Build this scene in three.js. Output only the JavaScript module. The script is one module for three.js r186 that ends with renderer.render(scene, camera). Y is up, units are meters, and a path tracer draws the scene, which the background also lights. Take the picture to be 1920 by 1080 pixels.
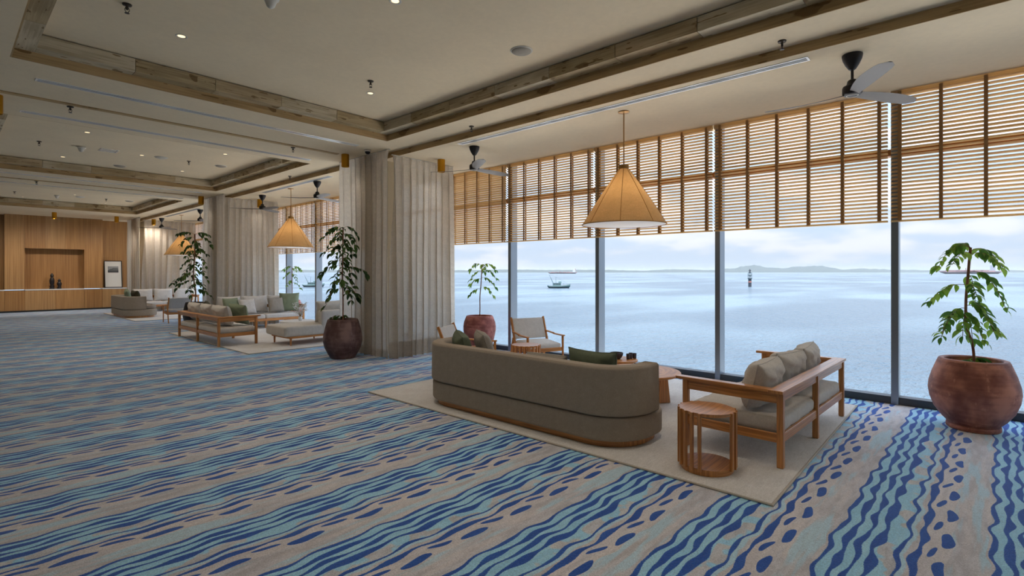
import * as THREE from 'three';
import { RoundedBoxGeometry } from 'three/addons/geometries/RoundedBoxGeometry.js';
import { ImprovedNoise } from 'three/addons/math/ImprovedNoise.js';
import { mergeGeometries, mergeVertices } from 'three/addons/utils/BufferGeometryUtils.js';

// ---------------------------------------------------------------- camera, sky, exposure
// x runs from the room to the window wall, -z runs along the windows to the timber wall, floor at y = 0
const EYE = 1.6, SEA = -8;
const scene = new THREE.Scene();
const camera = new THREE.PerspectiveCamera(2 * Math.atan(540 / 960) * 180 / Math.PI, 1920 / 1080, 0.05, 40000);
camera.position.set(0, EYE, 0);
camera.lookAt(0.74495, EYE, -0.66712);
camera.setViewOffset(1920, 1080, 0, 30, 1920, 1080);       // lens shifted down a little: the horizon lies above the middle
const renderer = new THREE.WebGLRenderer();
renderer.toneMapping = THREE.LinearToneMapping;
renderer.toneMappingExposure = 1.2;
renderer.shadowMap.enabled = true;

const noise3 = new ImprovedNoise();
const fbm = (x, y, z, n = 4) => { let s = 0, a = 0.5; for (let i = 0; i < n; i++) { s += a * noise3.noise(x, y, z); x *= 2.03; y *= 2.03; z *= 2.03; a *= 0.5; } return s; };
const lerp = THREE.MathUtils.lerp, clamp = THREE.MathUtils.clamp, sstep = (x, a, b) => THREE.MathUtils.smoothstep(x, a, b);
const SKY = 0.74;
{
  const W = 2048, H = 1024, data = new Float32Array(W * H * 4);
  for (let r = 0; r < H; r++) {
    const e = ((r + 0.5) / H - 0.5) * Math.PI, up = Math.max(0, e) * 180 / Math.PI;
    for (let c = 0; c < W; c++) {
      const a = ((c + 0.5) / W - 0.5) * 2 * Math.PI, o = (r * W + c) * 4;
      const t = 1 - Math.exp(-up / 9), blue = [lerp(0.72, 0.50, t), lerp(0.82, 0.68, t), lerp(0.955, 0.94, t)];
      const k = 5.2, sy = 26;
      const n = fbm(Math.cos(a) * k + 7, Math.sin(Math.max(0, e)) * sy, Math.sin(a) * k, 5) + 0.45 * fbm(Math.cos(a) * 14, Math.sin(Math.max(0, e)) * 60 + 3, Math.sin(a) * 14, 3);
      const cover = sstep(n, -0.16, 0.2), edge = 0.5 + 0.5 * clamp(n * 2.4, -1, 1);
      const white = lerp(0.90, 1.03, edge);
      const cloud = [white * 0.985, white * 0.992, white * 1.02];
      const m = cover * 0.85, over = 1 + 3.0 * Math.sin(Math.max(0, e));      // overcast raised out of view to light the rooms, four times as bright overhead as at the horizon
      for (let i = 0; i < 3; i++) data[o + i] = SKY * over * lerp(blue[i], cloud[i], m);
      data[o + 3] = 1;
    }
  }
  const t = new THREE.DataTexture(data, W, H, THREE.RGBAFormat, THREE.FloatType);
  t.mapping = THREE.EquirectangularReflectionMapping; t.magFilter = THREE.LinearFilter; t.needsUpdate = true;
  scene.background = t;
}
// hazy sun, unseen behind the building: placed to light the terrace and sea, not the rooms
const sun = new THREE.DirectionalLight('#fff4e4', 5.5);
sun.position.set(-40, 110, 30); sun.target.position.set(0, 0, 0); sun.castShadow = true; sun.shadow.radius = 5;
Object.assign(sun.shadow.camera, { left: -60, right: 60, top: 60, bottom: -60, near: 1, far: 300 }); sun.name = 'sun';
scene.add(sun, sun.target);
const LAMP = 3.8;            // candela of a ceiling downlight

// ---------------------------------------------------------------- helpers
let seed = 20240607;
const rnd = () => { seed = (seed + 0x6d2b79f5) | 0; let t = Math.imul(seed ^ (seed >>> 15), 1 | seed); t = (t + Math.imul(t ^ (t >>> 7), 61 | t)) ^ t; return ((t ^ (t >>> 14)) >>> 0) / 4294967296; };
const rr = (a, b) => a + (b - a) * rnd();
const V3 = (x, y, z) => new THREE.Vector3(x, y, z);
const names = new Map();
const numbered = (n) => { const k = names.get(n) ?? 0; names.set(n, k + 1); return k ? n + '_' + String(k).padStart(3, '0') : n; };
function tag(o, label, category, group, kind) {
  if (label) o.userData.label = label;
  if (category) o.userData.category = category;
  if (group) o.userData.group = group;
  if (kind) o.userData.kind = kind;
  return o;
}
function thing(name, label, category, pos = [0, 0, 0], turn = 0, group) {
  const g = new THREE.Group(); g.name = numbered(name); g.position.set(...pos); g.rotation.y = turn; scene.add(g);
  return tag(g, label, category, group);
}
function part(parent, name, geo, mat, pos, rot) {
  const m = new THREE.Mesh(geo, mat); m.name = name; m.castShadow = m.receiveShadow = true;
  if (pos) m.position.set(...pos);
  if (rot) m.rotation.set(...rot);
  parent.add(m); return m;
}
function solo(name, geo, mat, label, category, pos, rot, group, kind) { return tag(part(scene, numbered(name), geo, mat, pos, rot), label, category, group, kind); }
function structure(name) { const g = new THREE.Group(); g.name = name; g.userData.kind = 'structure'; scene.add(g); return g; }
// uv in metres, u along the grain
function metric(geo, grain = 0, ou = 0, ov = 0) {
  const p = geo.attributes.position, n = geo.attributes.normal, uv = new Float32Array(p.count * 2);
  for (let i = 0; i < p.count; i++) {
    const P = [p.getX(i), p.getY(i), p.getZ(i)], N = [Math.abs(n.getX(i)), Math.abs(n.getY(i)), Math.abs(n.getZ(i))];
    const ax = N[0] > N[1] && N[0] > N[2] ? 0 : N[1] > N[2] ? 1 : 2;
    let a = [0, 1, 2].filter((k) => k !== ax);
    if (a[1] === grain) a = [a[1], a[0]];
    uv[i * 2] = P[a[0]] + ou; uv[i * 2 + 1] = P[a[1]] + ov + ax * 0.37;
  }
  geo.setAttribute('uv', new THREE.BufferAttribute(uv, 2));
  return geo;
}
const box = (w, h, d, grain = 0) => metric(new THREE.BoxGeometry(w, h, d), grain, rnd() * 3, rnd() * 3);
const rbox = (w, h, d, r = 0.006, grain = 0, seg = 2) => metric(new RoundedBoxGeometry(w, h, d, seg, Math.min(r, w / 2.01, h / 2.01, d / 2.01)), grain, rnd() * 3, rnd() * 3);
const at = (geo, x, y, z, rx = 0, ry = 0, rz = 0) => geo.applyMatrix4(new THREE.Matrix4().compose(V3(x, y, z), new THREE.Quaternion().setFromEuler(new THREE.Euler(rx, ry, rz)), V3(1, 1, 1)));
const lathe = (pts, seg = 40) => { const g = new THREE.LatheGeometry(pts.map((p) => new THREE.Vector2(p[0], p[1])), seg); const u = g.attributes.uv; for (let i = 0; i < u.count; i++) u.setXY(i, u.getX(i) * 2, u.getY(i)); return g; };
const tube = (pts, r, seg = 16, rad = 6) => new THREE.TubeGeometry(new THREE.CatmullRomCurve3(pts.map((p) => V3(...p))), seg, r, rad, false);
// round bar between two points, tapering
function bar(a, b, r0, r1 = r0, seg = 10) {
  const A = V3(...a), B = V3(...b), L = A.distanceTo(B), g = new THREE.CylinderGeometry(r1, r0, L, seg, 1);
  const u = g.attributes.uv; for (let i = 0; i < u.count; i++) u.setXY(i, u.getY(i) * L, u.getX(i) * 0.2);
  g.applyQuaternion(new THREE.Quaternion().setFromUnitVectors(V3(0, 1, 0), B.clone().sub(A).normalize()));
  g.translate((A.x + B.x) / 2, (A.y + B.y) / 2, (A.z + B.z) / 2);
  return g;
}
// squarish bar between two points
function beam(a, b, w, h, r = 0.005) {
  const A = V3(...a), B = V3(...b), L = A.distanceTo(B), g = rbox(w, L, h, r, 1);
  g.applyQuaternion(new THREE.Quaternion().setFromUnitVectors(V3(0, 1, 0), B.clone().sub(A).normalize()));
  g.translate((A.x + B.x) / 2, (A.y + B.y) / 2, (A.z + B.z) / 2);
  return g;
}
const merged = (list) => mergeGeometries(list.map((g) => { const k = g.index ? g.toNonIndexed() : g; for (const n of Object.keys(k.attributes)) if (!['position', 'normal', 'uv'].includes(n)) k.deleteAttribute(n); return k; }));
// upholstered block: rounded edges, crowned faces, creases in the cloth
function softBox(w, h, d, r, { bulge = 0.02, wrinkle = 0.004, scale = 7, ph = 0, n = 22 } = {}) {
  const nx = Math.max(6, Math.round(n * Math.min(1, w / 0.9))), ny = 8, nz = Math.max(6, Math.round(n * Math.min(1, d / 0.9)));
  let g = new THREE.BoxGeometry(w, h, d, nx, ny, nz); g.deleteAttribute('uv'); g.deleteAttribute('normal');
  g = mergeVertices(g, 1e-5);
  const p = g.attributes.position, warp = (t) => Math.sin(t * Math.PI / 2) * 0.35 + t * 0.65;
  for (let i = 0; i < p.count; i++) {
    const u = [warp(p.getX(i) / (w / 2)), warp(p.getY(i) / (h / 2)), warp(p.getZ(i) / (d / 2))], q = V3(u[0] * w / 2, u[1] * h / 2, u[2] * d / 2);
    const c = V3(clamp(q.x, -w / 2 + r, w / 2 - r), clamp(q.y, -h / 2 + r, h / 2 - r), clamp(q.z, -d / 2 + r, d / 2 - r)), n0 = q.clone().sub(c);
    if (n0.lengthSq() > 1e-12) { n0.normalize(); q.copy(c).addScaledVector(n0, r); }
    const f = (1 - u[0] * u[0]) * (1 - u[2] * u[2]);
    q.y += Math.sign(u[1]) * Math.abs(u[1]) * bulge * f;
    q.addScaledVector(n0, wrinkle * (noise3.noise(q.x * scale + ph, q.y * scale * 1.3, q.z * scale - ph) + 0.6 * noise3.noise(q.x * scale * 2.3 - ph, q.y * scale * 2 + ph, q.z * scale * 2.3)));
    p.setXYZ(i, q.x, q.y, q.z);
  }
  g.computeVertexNormals();
  return metric(g, 0, ph, ph);
}
// loose pillow: knife edges, corners out, filled middle
function pillow(w, h, t, { k = 0.07, ph = 0, wrinkle = 0.012, sag = 0 } = {}) {
  const N = 20, parts = [];
  for (const s of [1, -1]) {
    const g = new THREE.PlaneGeometry(2, 2, N, N), p = g.attributes.position, uv = g.attributes.uv;
    for (let i = 0; i < p.count; i++) {
      const u = Math.sin(p.getX(i) * Math.PI / 2) * 0.5 + p.getX(i) * 0.5, v = Math.sin(p.getY(i) * Math.PI / 2) * 0.5 + p.getY(i) * 0.5;
      const x = w / 2 * u * (1 - k * (1 - v * v) * u * u), y = h / 2 * v * (1 - k * (1 - u * u) * v * v) - sag * (1 - u * u) * Math.max(0, v);
      const f = Math.sqrt(Math.max(0, (1 - u ** 4) * (1 - v ** 4)));
      const z = s * (t / 2 * f + wrinkle * f * (noise3.noise(u * 2.2 + ph, v * 2.2 * s, ph) + 0.7 * noise3.noise(u * 5 + ph, v * 3, 3 * s + ph)));
      p.setXYZ(i, x, y, z); uv.setXY(i, x + ph, y);
    }
    if (s < 0) { const ix = g.index.array; for (let i = 0; i < ix.length; i += 3) { const q = ix[i]; ix[i] = ix[i + 1]; ix[i + 1] = q; } }
    g.computeVertexNormals(); parts.push(g);
  }
  parts.push(...[[-1, -1, 1, -1], [-1, 1, 1, 1], [-1, -1, -1, 1], [1, -1, 1, 1]].map(([a, b, c, d]) => {   // piped seam
    const pts = []; for (let i = 0; i <= 10; i++) { const u = lerp(a, c, i / 10), v = lerp(b, d, i / 10); pts.push([w / 2 * u * (1 - k * (1 - v * v) * u * u), h / 2 * v * (1 - k * (1 - u * u) * v * v) - sag * (1 - u * u) * Math.max(0, v), 0]); }
    return tube(pts, 0.004, 12, 5);
  }));
  return merged(parts);
}

// ---------------------------------------------------------------- textures
function tex(w, h, f, srgb = true) {
  const d = new Uint8Array(w * h * 4);
  for (let y = 0; y < h; y++) for (let x = 0; x < w; x++) { const c = f(x / w, y / h, x, y), o = (y * w + x) * 4; d[o] = clamp(c[0], 0, 1) * 255; d[o + 1] = clamp(c[1], 0, 1) * 255; d[o + 2] = clamp(c[2], 0, 1) * 255; d[o + 3] = 255; }
  const t = new THREE.DataTexture(d, w, h); t.wrapS = t.wrapT = THREE.RepeatWrapping; t.magFilter = THREE.LinearFilter; t.minFilter = THREE.LinearMipmapLinearFilter;
  if (srgb) t.colorSpace = THREE.SRGBColorSpace;
  t.needsUpdate = true; return t;
}
const sized = (t, u, v) => { t = t.clone(); t.repeat.set(1 / u, 1 / v); t.needsUpdate = true; return t; };
const TAU = Math.PI * 2;
// tileable noise: a grid of random values that wraps
function wrapNoise(n, m, s) {
  let q = s; const r = () => { q = (Math.imul(q, 1664525) + 1013904223) | 0; return (q >>> 0) / 4294967296; };
  const g = Float32Array.from({ length: n * m }, r);
  return (u, v) => {
    const x = ((u % 1) + 1) % 1 * n, y = ((v % 1) + 1) % 1 * m, i = Math.floor(x), j = Math.floor(y), fx = x - i, fy = y - j, a = fx * fx * (3 - 2 * fx), b = fy * fy * (3 - 2 * fy);
    const G = (p, o) => g[(o % m) * n + (p % n)];
    return lerp(lerp(G(i, j), G(i + 1, j), a), lerp(G(i, j + 1), G(i + 1, j + 1), a), b);
  };
}
const wn = (n, m, s, oct = 3) => { const f = []; for (let i = 0; i < oct; i++) f.push(wrapNoise(n << i, m << i, s + i * 977)); return (u, v) => { let t = 0, a = 1, k = 0; for (const g of f) { t += a * g(u, v); k += a; a *= 0.5; } return t / k; }; };
const mix3 = (a, b, t) => [lerp(a[0], b[0], t), lerp(a[1], b[1], t), lerp(a[2], b[2], t)];
const rgb = (r, g, b) => [r / 255, g / 255, b / 255];

// carpet: wavy blue stripes, strings of blue beads and sandy bands, one repeat 2.52 m x 1.40 m
const CARPET_U = 2.52, CARPET_V = 1.4;
const carpetTex = (() => {
  const mott = wn(16, 44, 5, 4), pink = wn(7, 30, 15, 3), aquaN = wn(5, 26, 25, 3), fleck = wrapNoise(640, 360, 35), widths = wn(18, 8, 45, 2), beigeN = wn(26, 14, 55, 2);
  const BLUE = rgb(28, 76, 164), BLUE2 = rgb(50, 110, 196), AQUA = rgb(148, 206, 238), AQUA2 = rgb(180, 226, 246), SAND = rgb(208, 207, 213), TAUPE = rgb(178, 175, 180), CREAM = rgb(228, 220, 218);
  return tex(2048, 1024, (u, v) => {
    const row = v < 0.5 ? 0 : 1, z = (v * CARPET_V) % 0.7, ph = row * 2.1;
    const w = 0.010 * Math.sin(TAU * 6 * u + ph + 0.9 * Math.sin(TAU * u + ph)) + 0.004 * Math.sin(TAU * 11 * u + ph * 2) + 0.006 * Math.sin(TAU * 2 * u + ph);
    const zz = z - w;
    const line = (c, h, p, k) => h * (1 + k * Math.sin(TAU * 6 * u + p + ph + 1.1 * Math.sin(TAU * 2 * u + p))) - Math.abs(zz - c - 0.004 * Math.sin(TAU * 6 * u + p * 1.7 + ph));
    let col = mix3(SAND, TAUPE, sstep(mott(u, v), 0.35, 0.7) * 0.55);
    col = mix3(col, CREAM, sstep(pink(u, v), 0.45, 0.75) * 0.45);
    if (zz > 0.585 || zz < 0.045) col = mix3(col, AQUA2, sstep(aquaN(u, v), 0.5, 0.7) * 0.6);            // faint aqua dashes in the sandy band
    if (zz > 0.062 && zz < 0.392) { let a = mix3(AQUA, AQUA2, mott(u + 0.3, v)); if (zz > 0.298) a = mix3(a, col, sstep(beigeN(u, v) + (zz - 0.34) * 2.2, 0.42, 0.54) * 0.92); col = a; }
    else if (zz > 0.392 && zz < 0.445) col = mix3(col, AQUA2, sstep(0.42 - zz + (beigeN(u + 0.4, v) - 0.5) * 0.03, -0.006, 0.006) * 0.75);
    else if (zz > 0.445 && zz < 0.59) col = mix3(col, CREAM, 0.35);
    const B = mix3(BLUE, BLUE2, mott(u + 0.5, v + 0.2) * 0.7);
    const edge = (d) => sstep(d + (fleck(u, v) - 0.5) * 0.006, -0.0012, 0.0012);
    let b = 0;
    b = Math.max(b, edge(line(0.070, 0.0115, 0.3, 0.32)));
    b = Math.max(b, edge(line(0.140, 0.0165, 2.1, 0.48)));
    b = Math.max(b, edge(line(0.207, 0.0135, 4.4, 0.55)));
    b = Math.max(b, edge(line(0.276, 0.0195, 1.2, 0.55)));
    b = Math.max(b, edge(line(0.385, 0.0105, 3.4, 0.4)));
    b = Math.max(b, edge(line(0.456, 0.0165, 5.1, 0.5)));
    // string of beads: large on one side, small on the other, half a step apart
    for (const [c, p, rx, rz] of [[0.562, 0, 0.108, 0.027], [0.514, 0.5, 0.082, 0.017]]) {
      const t = (((u * 6 + p + row * 0.33) % 1) + 1) % 1 - 0.5, dx = t * 0.42, k = 0.78 + 0.4 * widths(u * 1, row * 0.5 + 0.2);
      const e = 1 - Math.pow(Math.abs(dx) / (rx * k), 2) - Math.pow(Math.abs(zz - c - 0.035 * t) / (rz * k), 2);
      b = Math.max(b, sstep(e + (fleck(u, v) - 0.5) * 0.2, -0.04, 0.04));
    }
    col = mix3(col, B, b);
    const f = 0.90 + 0.2 * fleck(u, v);
    return [col[0] * f, col[1] * f, col[2] * f];
  });
})();
const pileTex = (() => { const a = wrapNoise(512, 512, 61), b = wrapNoise(200, 200, 71); return tex(1024, 1024, (u, v) => { const t = 0.6 * a(u, v) + 0.4 * b(u, v); return [t, t, t]; }, false); })();
const rugTex = (() => { const a = wn(30, 160, 81, 2), b = wn(8, 8, 91, 4), f = wrapNoise(500, 500, 92); return tex(1024, 1024, (u, v) => { const t = 0.2 * a(u, v) + 0.3 * b(u, v) + 0.5 * f(u, v); return mix3(rgb(204, 200, 195), rgb(240, 238, 235), sstep(t, 0.2, 0.8)); }); })();
const woodTex = (() => {
  const a = wn(3, 40, 101, 4), b = wn(2, 8, 111, 2), f = wn(12, 300, 121, 2);
  return tex(1024, 512, (u, v) => { const warp = 0.02 * (b(u, v) - 0.5), g = a(u, v + warp), r = 0.5 + 0.5 * Math.sin(TAU * (v * 14 + 5 * b(u, v)) ), t = 0.5 * g + 0.2 * r + 0.3 * f(u, v); const c = mix3(rgb(166, 116, 66), rgb(218, 168, 108), sstep(t, 0.22, 0.78)); return c; });
})();
const slatTex = (() => { const a = wn(2, 60, 131, 3), f = wn(10, 200, 141, 2); return tex(512, 512, (u, v) => mix3(rgb(226, 196, 146), rgb(246, 224, 182), sstep(0.6 * a(u, v) + 0.4 * f(u, v), 0.25, 0.75))); })();
const veneerTex = (() => {
  const a = wn(2, 64, 201, 4), f = wn(8, 340, 211, 2), b = wn(2, 6, 221, 2);
  return tex(1024, 1024, (u, v) => { const t = 0.5 * a(u, v + 0.008 * b(u, v)) + 0.25 * f(u, v) + 0.25 * b(u, v); return mix3(rgb(158, 118, 74), rgb(192, 152, 102), sstep(t, 0.25, 0.75)); });
})();
const plankTex = (() => {        // pale clad boards of the coffers: clouded tan with dark knots and cracks
  const a = wn(5, 10, 301, 4), k = wn(9, 9, 311, 3), f = wn(6, 120, 321, 3), c = wn(14, 40, 331, 3);
  return tex(1024, 1024, (u, v) => { let col = mix3(rgb(172, 156, 126), rgb(208, 194, 166), sstep(0.6 * a(u, v) + 0.4 * f(u, v), 0.3, 0.7)); col = mix3(col, rgb(116, 92, 58), sstep(k(u, v), 0.755, 0.79) * 0.7); col = mix3(col, rgb(112, 88, 52), sstep(c(u, v), 0.76, 0.79) * 0.7); return col; });
})();
const linenTex = (() => { const a = wrapNoise(300, 40, 401), b = wrapNoise(40, 300, 411), c = wn(6, 6, 421, 3); return tex(512, 512, (u, v) => { const t = 0.80 + 0.10 * a(u, v) + 0.10 * b(u, v) + 0.06 * (c(u, v) - 0.5); return [t, t, t]; }); })();
const weaveBump = (() => tex(256, 256, (u, v, x, y) => { const t = 0.5 + 0.25 * Math.sin(u * TAU * 64) * Math.cos(v * TAU * 32) + 0.25 * Math.cos(v * TAU * 64) * Math.sin(u * TAU * 32); return [t, t, t]; }, false))();
const clayTex = (() => { const a = wn(4, 4, 501, 5), b = wn(10, 14, 511, 4), s = wn(3, 40, 521, 3), w = wn(30, 30, 531, 3); return tex(1024, 1024, (u, v) => { const t = 0.45 * a(u, v) + 0.35 * b(u, v) + 0.2 * s(u, v); let c = mix3(rgb(150, 116, 112), rgb(250, 232, 222), sstep(t, 0.3, 0.68)); c = mix3(c, rgb(255, 250, 240), sstep(w(u, v), 0.70, 0.80) * 0.5); return c; }); })();
const plasterTex = (() => { const a = wn(5, 5, 601, 5), b = wn(60, 60, 611, 3); return tex(1024, 1024, (u, v) => { const t = 0.93 + 0.07 * (0.6 * a(u, v) + 0.4 * b(u, v)); return [t, t, t * 0.995]; }); })();

// ---------------------------------------------------------------- materials
const std = (o) => new THREE.MeshStandardMaterial(o), phy = (o) => new THREE.MeshPhysicalMaterial(o);
const lin = (r, g, b) => new THREE.Color().setRGB(r, g, b);
const M = {};
M.carpet = phy({ map: sized(carpetTex, CARPET_U, CARPET_V), roughness: 0.97, sheen: 0.9, sheenColor: new THREE.Color('#eef4ff'), sheenRoughness: 0.6, bumpMap: sized(pileTex, 0.8, 0.8), bumpScale: 0.0025 });
M.rug = phy({ map: sized(rugTex, 1.6, 1.6), roughness: 0.95, sheen: 0.7, sheenColor: new THREE.Color('#f4f4f4'), sheenRoughness: 0.6, bumpMap: sized(pileTex, 0.9, 0.9), bumpScale: 0.003 });
M.rugEdge = std({ color: '#cfc6b8', roughness: 0.95, map: sized(linenTex, 0.2, 0.2) });
M.ceiling = std({ color: '#efdcbc', map: sized(plasterTex, 2.5, 2.5), roughness: 0.9 });
M.wall = std({ color: '#e8dcc6', map: sized(plasterTex, 2.5, 2.5), roughness: 0.9 });
M.plank = [0, 1, 2].map((i) => { const t = sized(plankTex, 2.1, 1.0); t.offset.set(i * 0.31, i * 0.43); return std({ map: t, color: ['#ffffff', '#f0e6d8', '#e6dcc8'][i], roughness: 0.75 }); });
M.trim = std({ map: sized(plankTex, 3, 1.2), color: '#f0d8b2', roughness: 0.7 });
M.wood = phy({ map: sized(woodTex, 1.3, 0.5), color: '#ffe8c8', roughness: 0.4, clearcoat: 0.5, clearcoatRoughness: 0.28 });
M.woodLight = std({ map: sized(woodTex, 1.3, 0.5), color: '#ffe8c4', roughness: 0.45 });
M.veneer = [0, 1, 2].map((i) => { const t = sized(veneerTex, 3.0, 1.2); t.offset.set(i * 0.3, i * 0.37); return std({ map: t, color: ['#ffffff', '#f6efe4', '#eee4d4'][i], roughness: 0.5 }); });
M.slat = phy({ map: sized(slatTex, 1.8, 0.5), roughness: 0.9, transmission: 0.58, thickness: 0, specularIntensity: 0.3 });
M.tape = phy({ color: '#cda678', roughness: 1, map: sized(linenTex, 0.2, 0.2), transmission: 0.4, thickness: 0, specularIntensity: 0.2 });
M.cord = std({ color: '#9a8464', roughness: 0.9 });
M.curtain = phy({ color: '#f0e6d8', map: sized(linenTex, 0.35, 0.35), roughness: 0.93, transmission: 0.66, thickness: 0, side: THREE.DoubleSide, specularIntensity: 0.2 });
M.linen = std({ color: '#dfd8ce', map: sized(linenTex, 0.3, 0.3), roughness: 0.95, bumpMap: sized(weaveBump, 0.12, 0.12), bumpScale: 0.0006 });
M.sofa = std({ color: '#b0a291', map: sized(linenTex, 0.3, 0.3), roughness: 0.95, bumpMap: sized(weaveBump, 0.12, 0.12), bumpScale: 0.0006 });
M.white = std({ color: '#e9e6e2', map: sized(linenTex, 0.3, 0.3), roughness: 0.95 });
M.grey = std({ color: '#a9a196', map: sized(linenTex, 0.3, 0.3), roughness: 0.95 });
M.green = phy({ color: '#66705a', map: sized(linenTex, 0.3, 0.3), roughness: 0.85, sheen: 0.5, sheenColor: new THREE.Color('#8c957e'), sheenRoughness: 0.5 });
M.sage = std({ color: '#93a084', map: sized(linenTex, 0.3, 0.3), roughness: 0.95 });
M.olive = std({ color: '#4a4733', map: sized(linenTex, 0.3, 0.3), roughness: 0.95 });
M.metal = std({ color: '#8b939c', roughness: 0.35, metalness: 0.75 });
M.sill = std({ color: '#4a4f55', roughness: 0.5, metalness: 0.3 });
M.glass = phy({ color: '#fbfdff', transmission: 1, thickness: 0, roughness: 0, ior: 1.45, specularIntensity: 0.6 });
M.brass = std({ color: '#c9922e', roughness: 0.28, metalness: 1 });
M.brassRod = std({ color: '#b48a58', roughness: 0.35, metalness: 0.9 });
M.black = std({ color: '#1b1518', roughness: 0.45 });
M.blade = std({ color: '#605a58', roughness: 0.4 });
M.shade = phy({ color: '#e2c699', map: sized(linenTex, 0.4, 0.4), roughness: 1, transmission: 0.45, thickness: 0, side: THREE.DoubleSide, specularIntensity: 0.2 });
M.shadeRib = std({ color: '#a57c42', roughness: 0.8 });
M.diffuser = phy({ color: '#f4f6f8', roughness: 1, transmission: 0.12, thickness: 0, side: THREE.DoubleSide, specularIntensity: 0.3 });
M.clayRed = std({ map: sized(clayTex, 1, 1), color: '#d0967e', roughness: 0.58, bumpMap: sized(clayTex, 1, 1), bumpScale: 0.004 });
M.clayPink = std({ map: sized(clayTex, 1.3, 1.1), color: '#cf9088', roughness: 0.72, bumpMap: sized(clayTex, 1, 1), bumpScale: 0.003 });
M.clayDark = std({ map: sized(clayTex, 1.1, 1.2), color: '#8a7674', roughness: 0.55, bumpMap: sized(clayTex, 1, 1), bumpScale: 0.003 });
M.soil = std({ color: '#4a392c', roughness: 1 });
M.bark = std({ color: '#b08a6c', roughness: 0.9, map: sized(clayTex, 0.2, 0.2) });
M.leaf = ['#7da03c', '#5f8a34', '#8fae48', '#4c7430'].map((c) => phy({ color: c, roughness: 0.75, transmission: 0.5, thickness: 0, side: THREE.DoubleSide, specularIntensity: 0.4 }));
M.leafDark = ['#4f6b34', '#3d5a2c', '#5e7a3a', '#2f4a26'].map((c) => phy({ color: c, roughness: 0.75, transmission: 0.3, thickness: 0, side: THREE.DoubleSide, specularIntensity: 0.4 }));
M.ventWhite = std({ color: '#eef1f3', roughness: 0.25, metalness: 0.5 });
M.ventDark = std({ color: '#26282a', roughness: 0.7 });
M.fitting = std({ color: '#cfc9be', roughness: 0.5 });
M.speaker = std({ color: '#a39a8c', roughness: 0.7 });
M.sprink = std({ color: '#4b443e', roughness: 0.4, metalness: 0.7 });
M.lens = std({ color: '#fff2dc', emissive: new THREE.Color('#ffd9a0'), emissiveIntensity: 1.6, roughness: 0.5 });
M.marble = std({ color: '#dfe2e4', roughness: 0.25 });

// ---------------------------------------------------------------- room shell
const X0 = -3.5, XW = 7.75, ZF = -28, ZB = 9.2;
const H_WIN = 3.77, H_SOF = 3.87, H_STEP = 3.975, H_COF = 4.135, H_TOP = 4.4;
{
  const g = new THREE.BoxGeometry(XW + 0.15 - X0, 0.25, ZB - ZF + 1);
  const floor = part(scene, 'floor', g, M.carpet, [(XW + 0.15 + X0) / 2, -0.125, (ZB + ZF - 1) / 2]); floor.userData.kind = 'structure';
  const p = g.attributes.position, uv = g.attributes.uv;
  for (let i = 0; i < p.count; i++) { const x = p.getX(i) + floor.position.x, z = p.getZ(i) + floor.position.z; uv.setXY(i, x, z - 0.03 * (x - 4.2) + 0.665); }      // laid a touch askew
  part(scene, 'wall_left', box(0.2, H_TOP, ZB - ZF + 1, 2), M.wall, [X0 - 0.1, H_TOP / 2, (ZB + ZF - 1) / 2]).userData.kind = 'structure';
  part(scene, 'wall_back', box(XW + 0.3 - X0, H_TOP, 0.2), M.wall, [(XW + 0.1 + X0) / 2, H_TOP / 2, ZB + 0.1]).userData.kind = 'structure';
}
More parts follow.
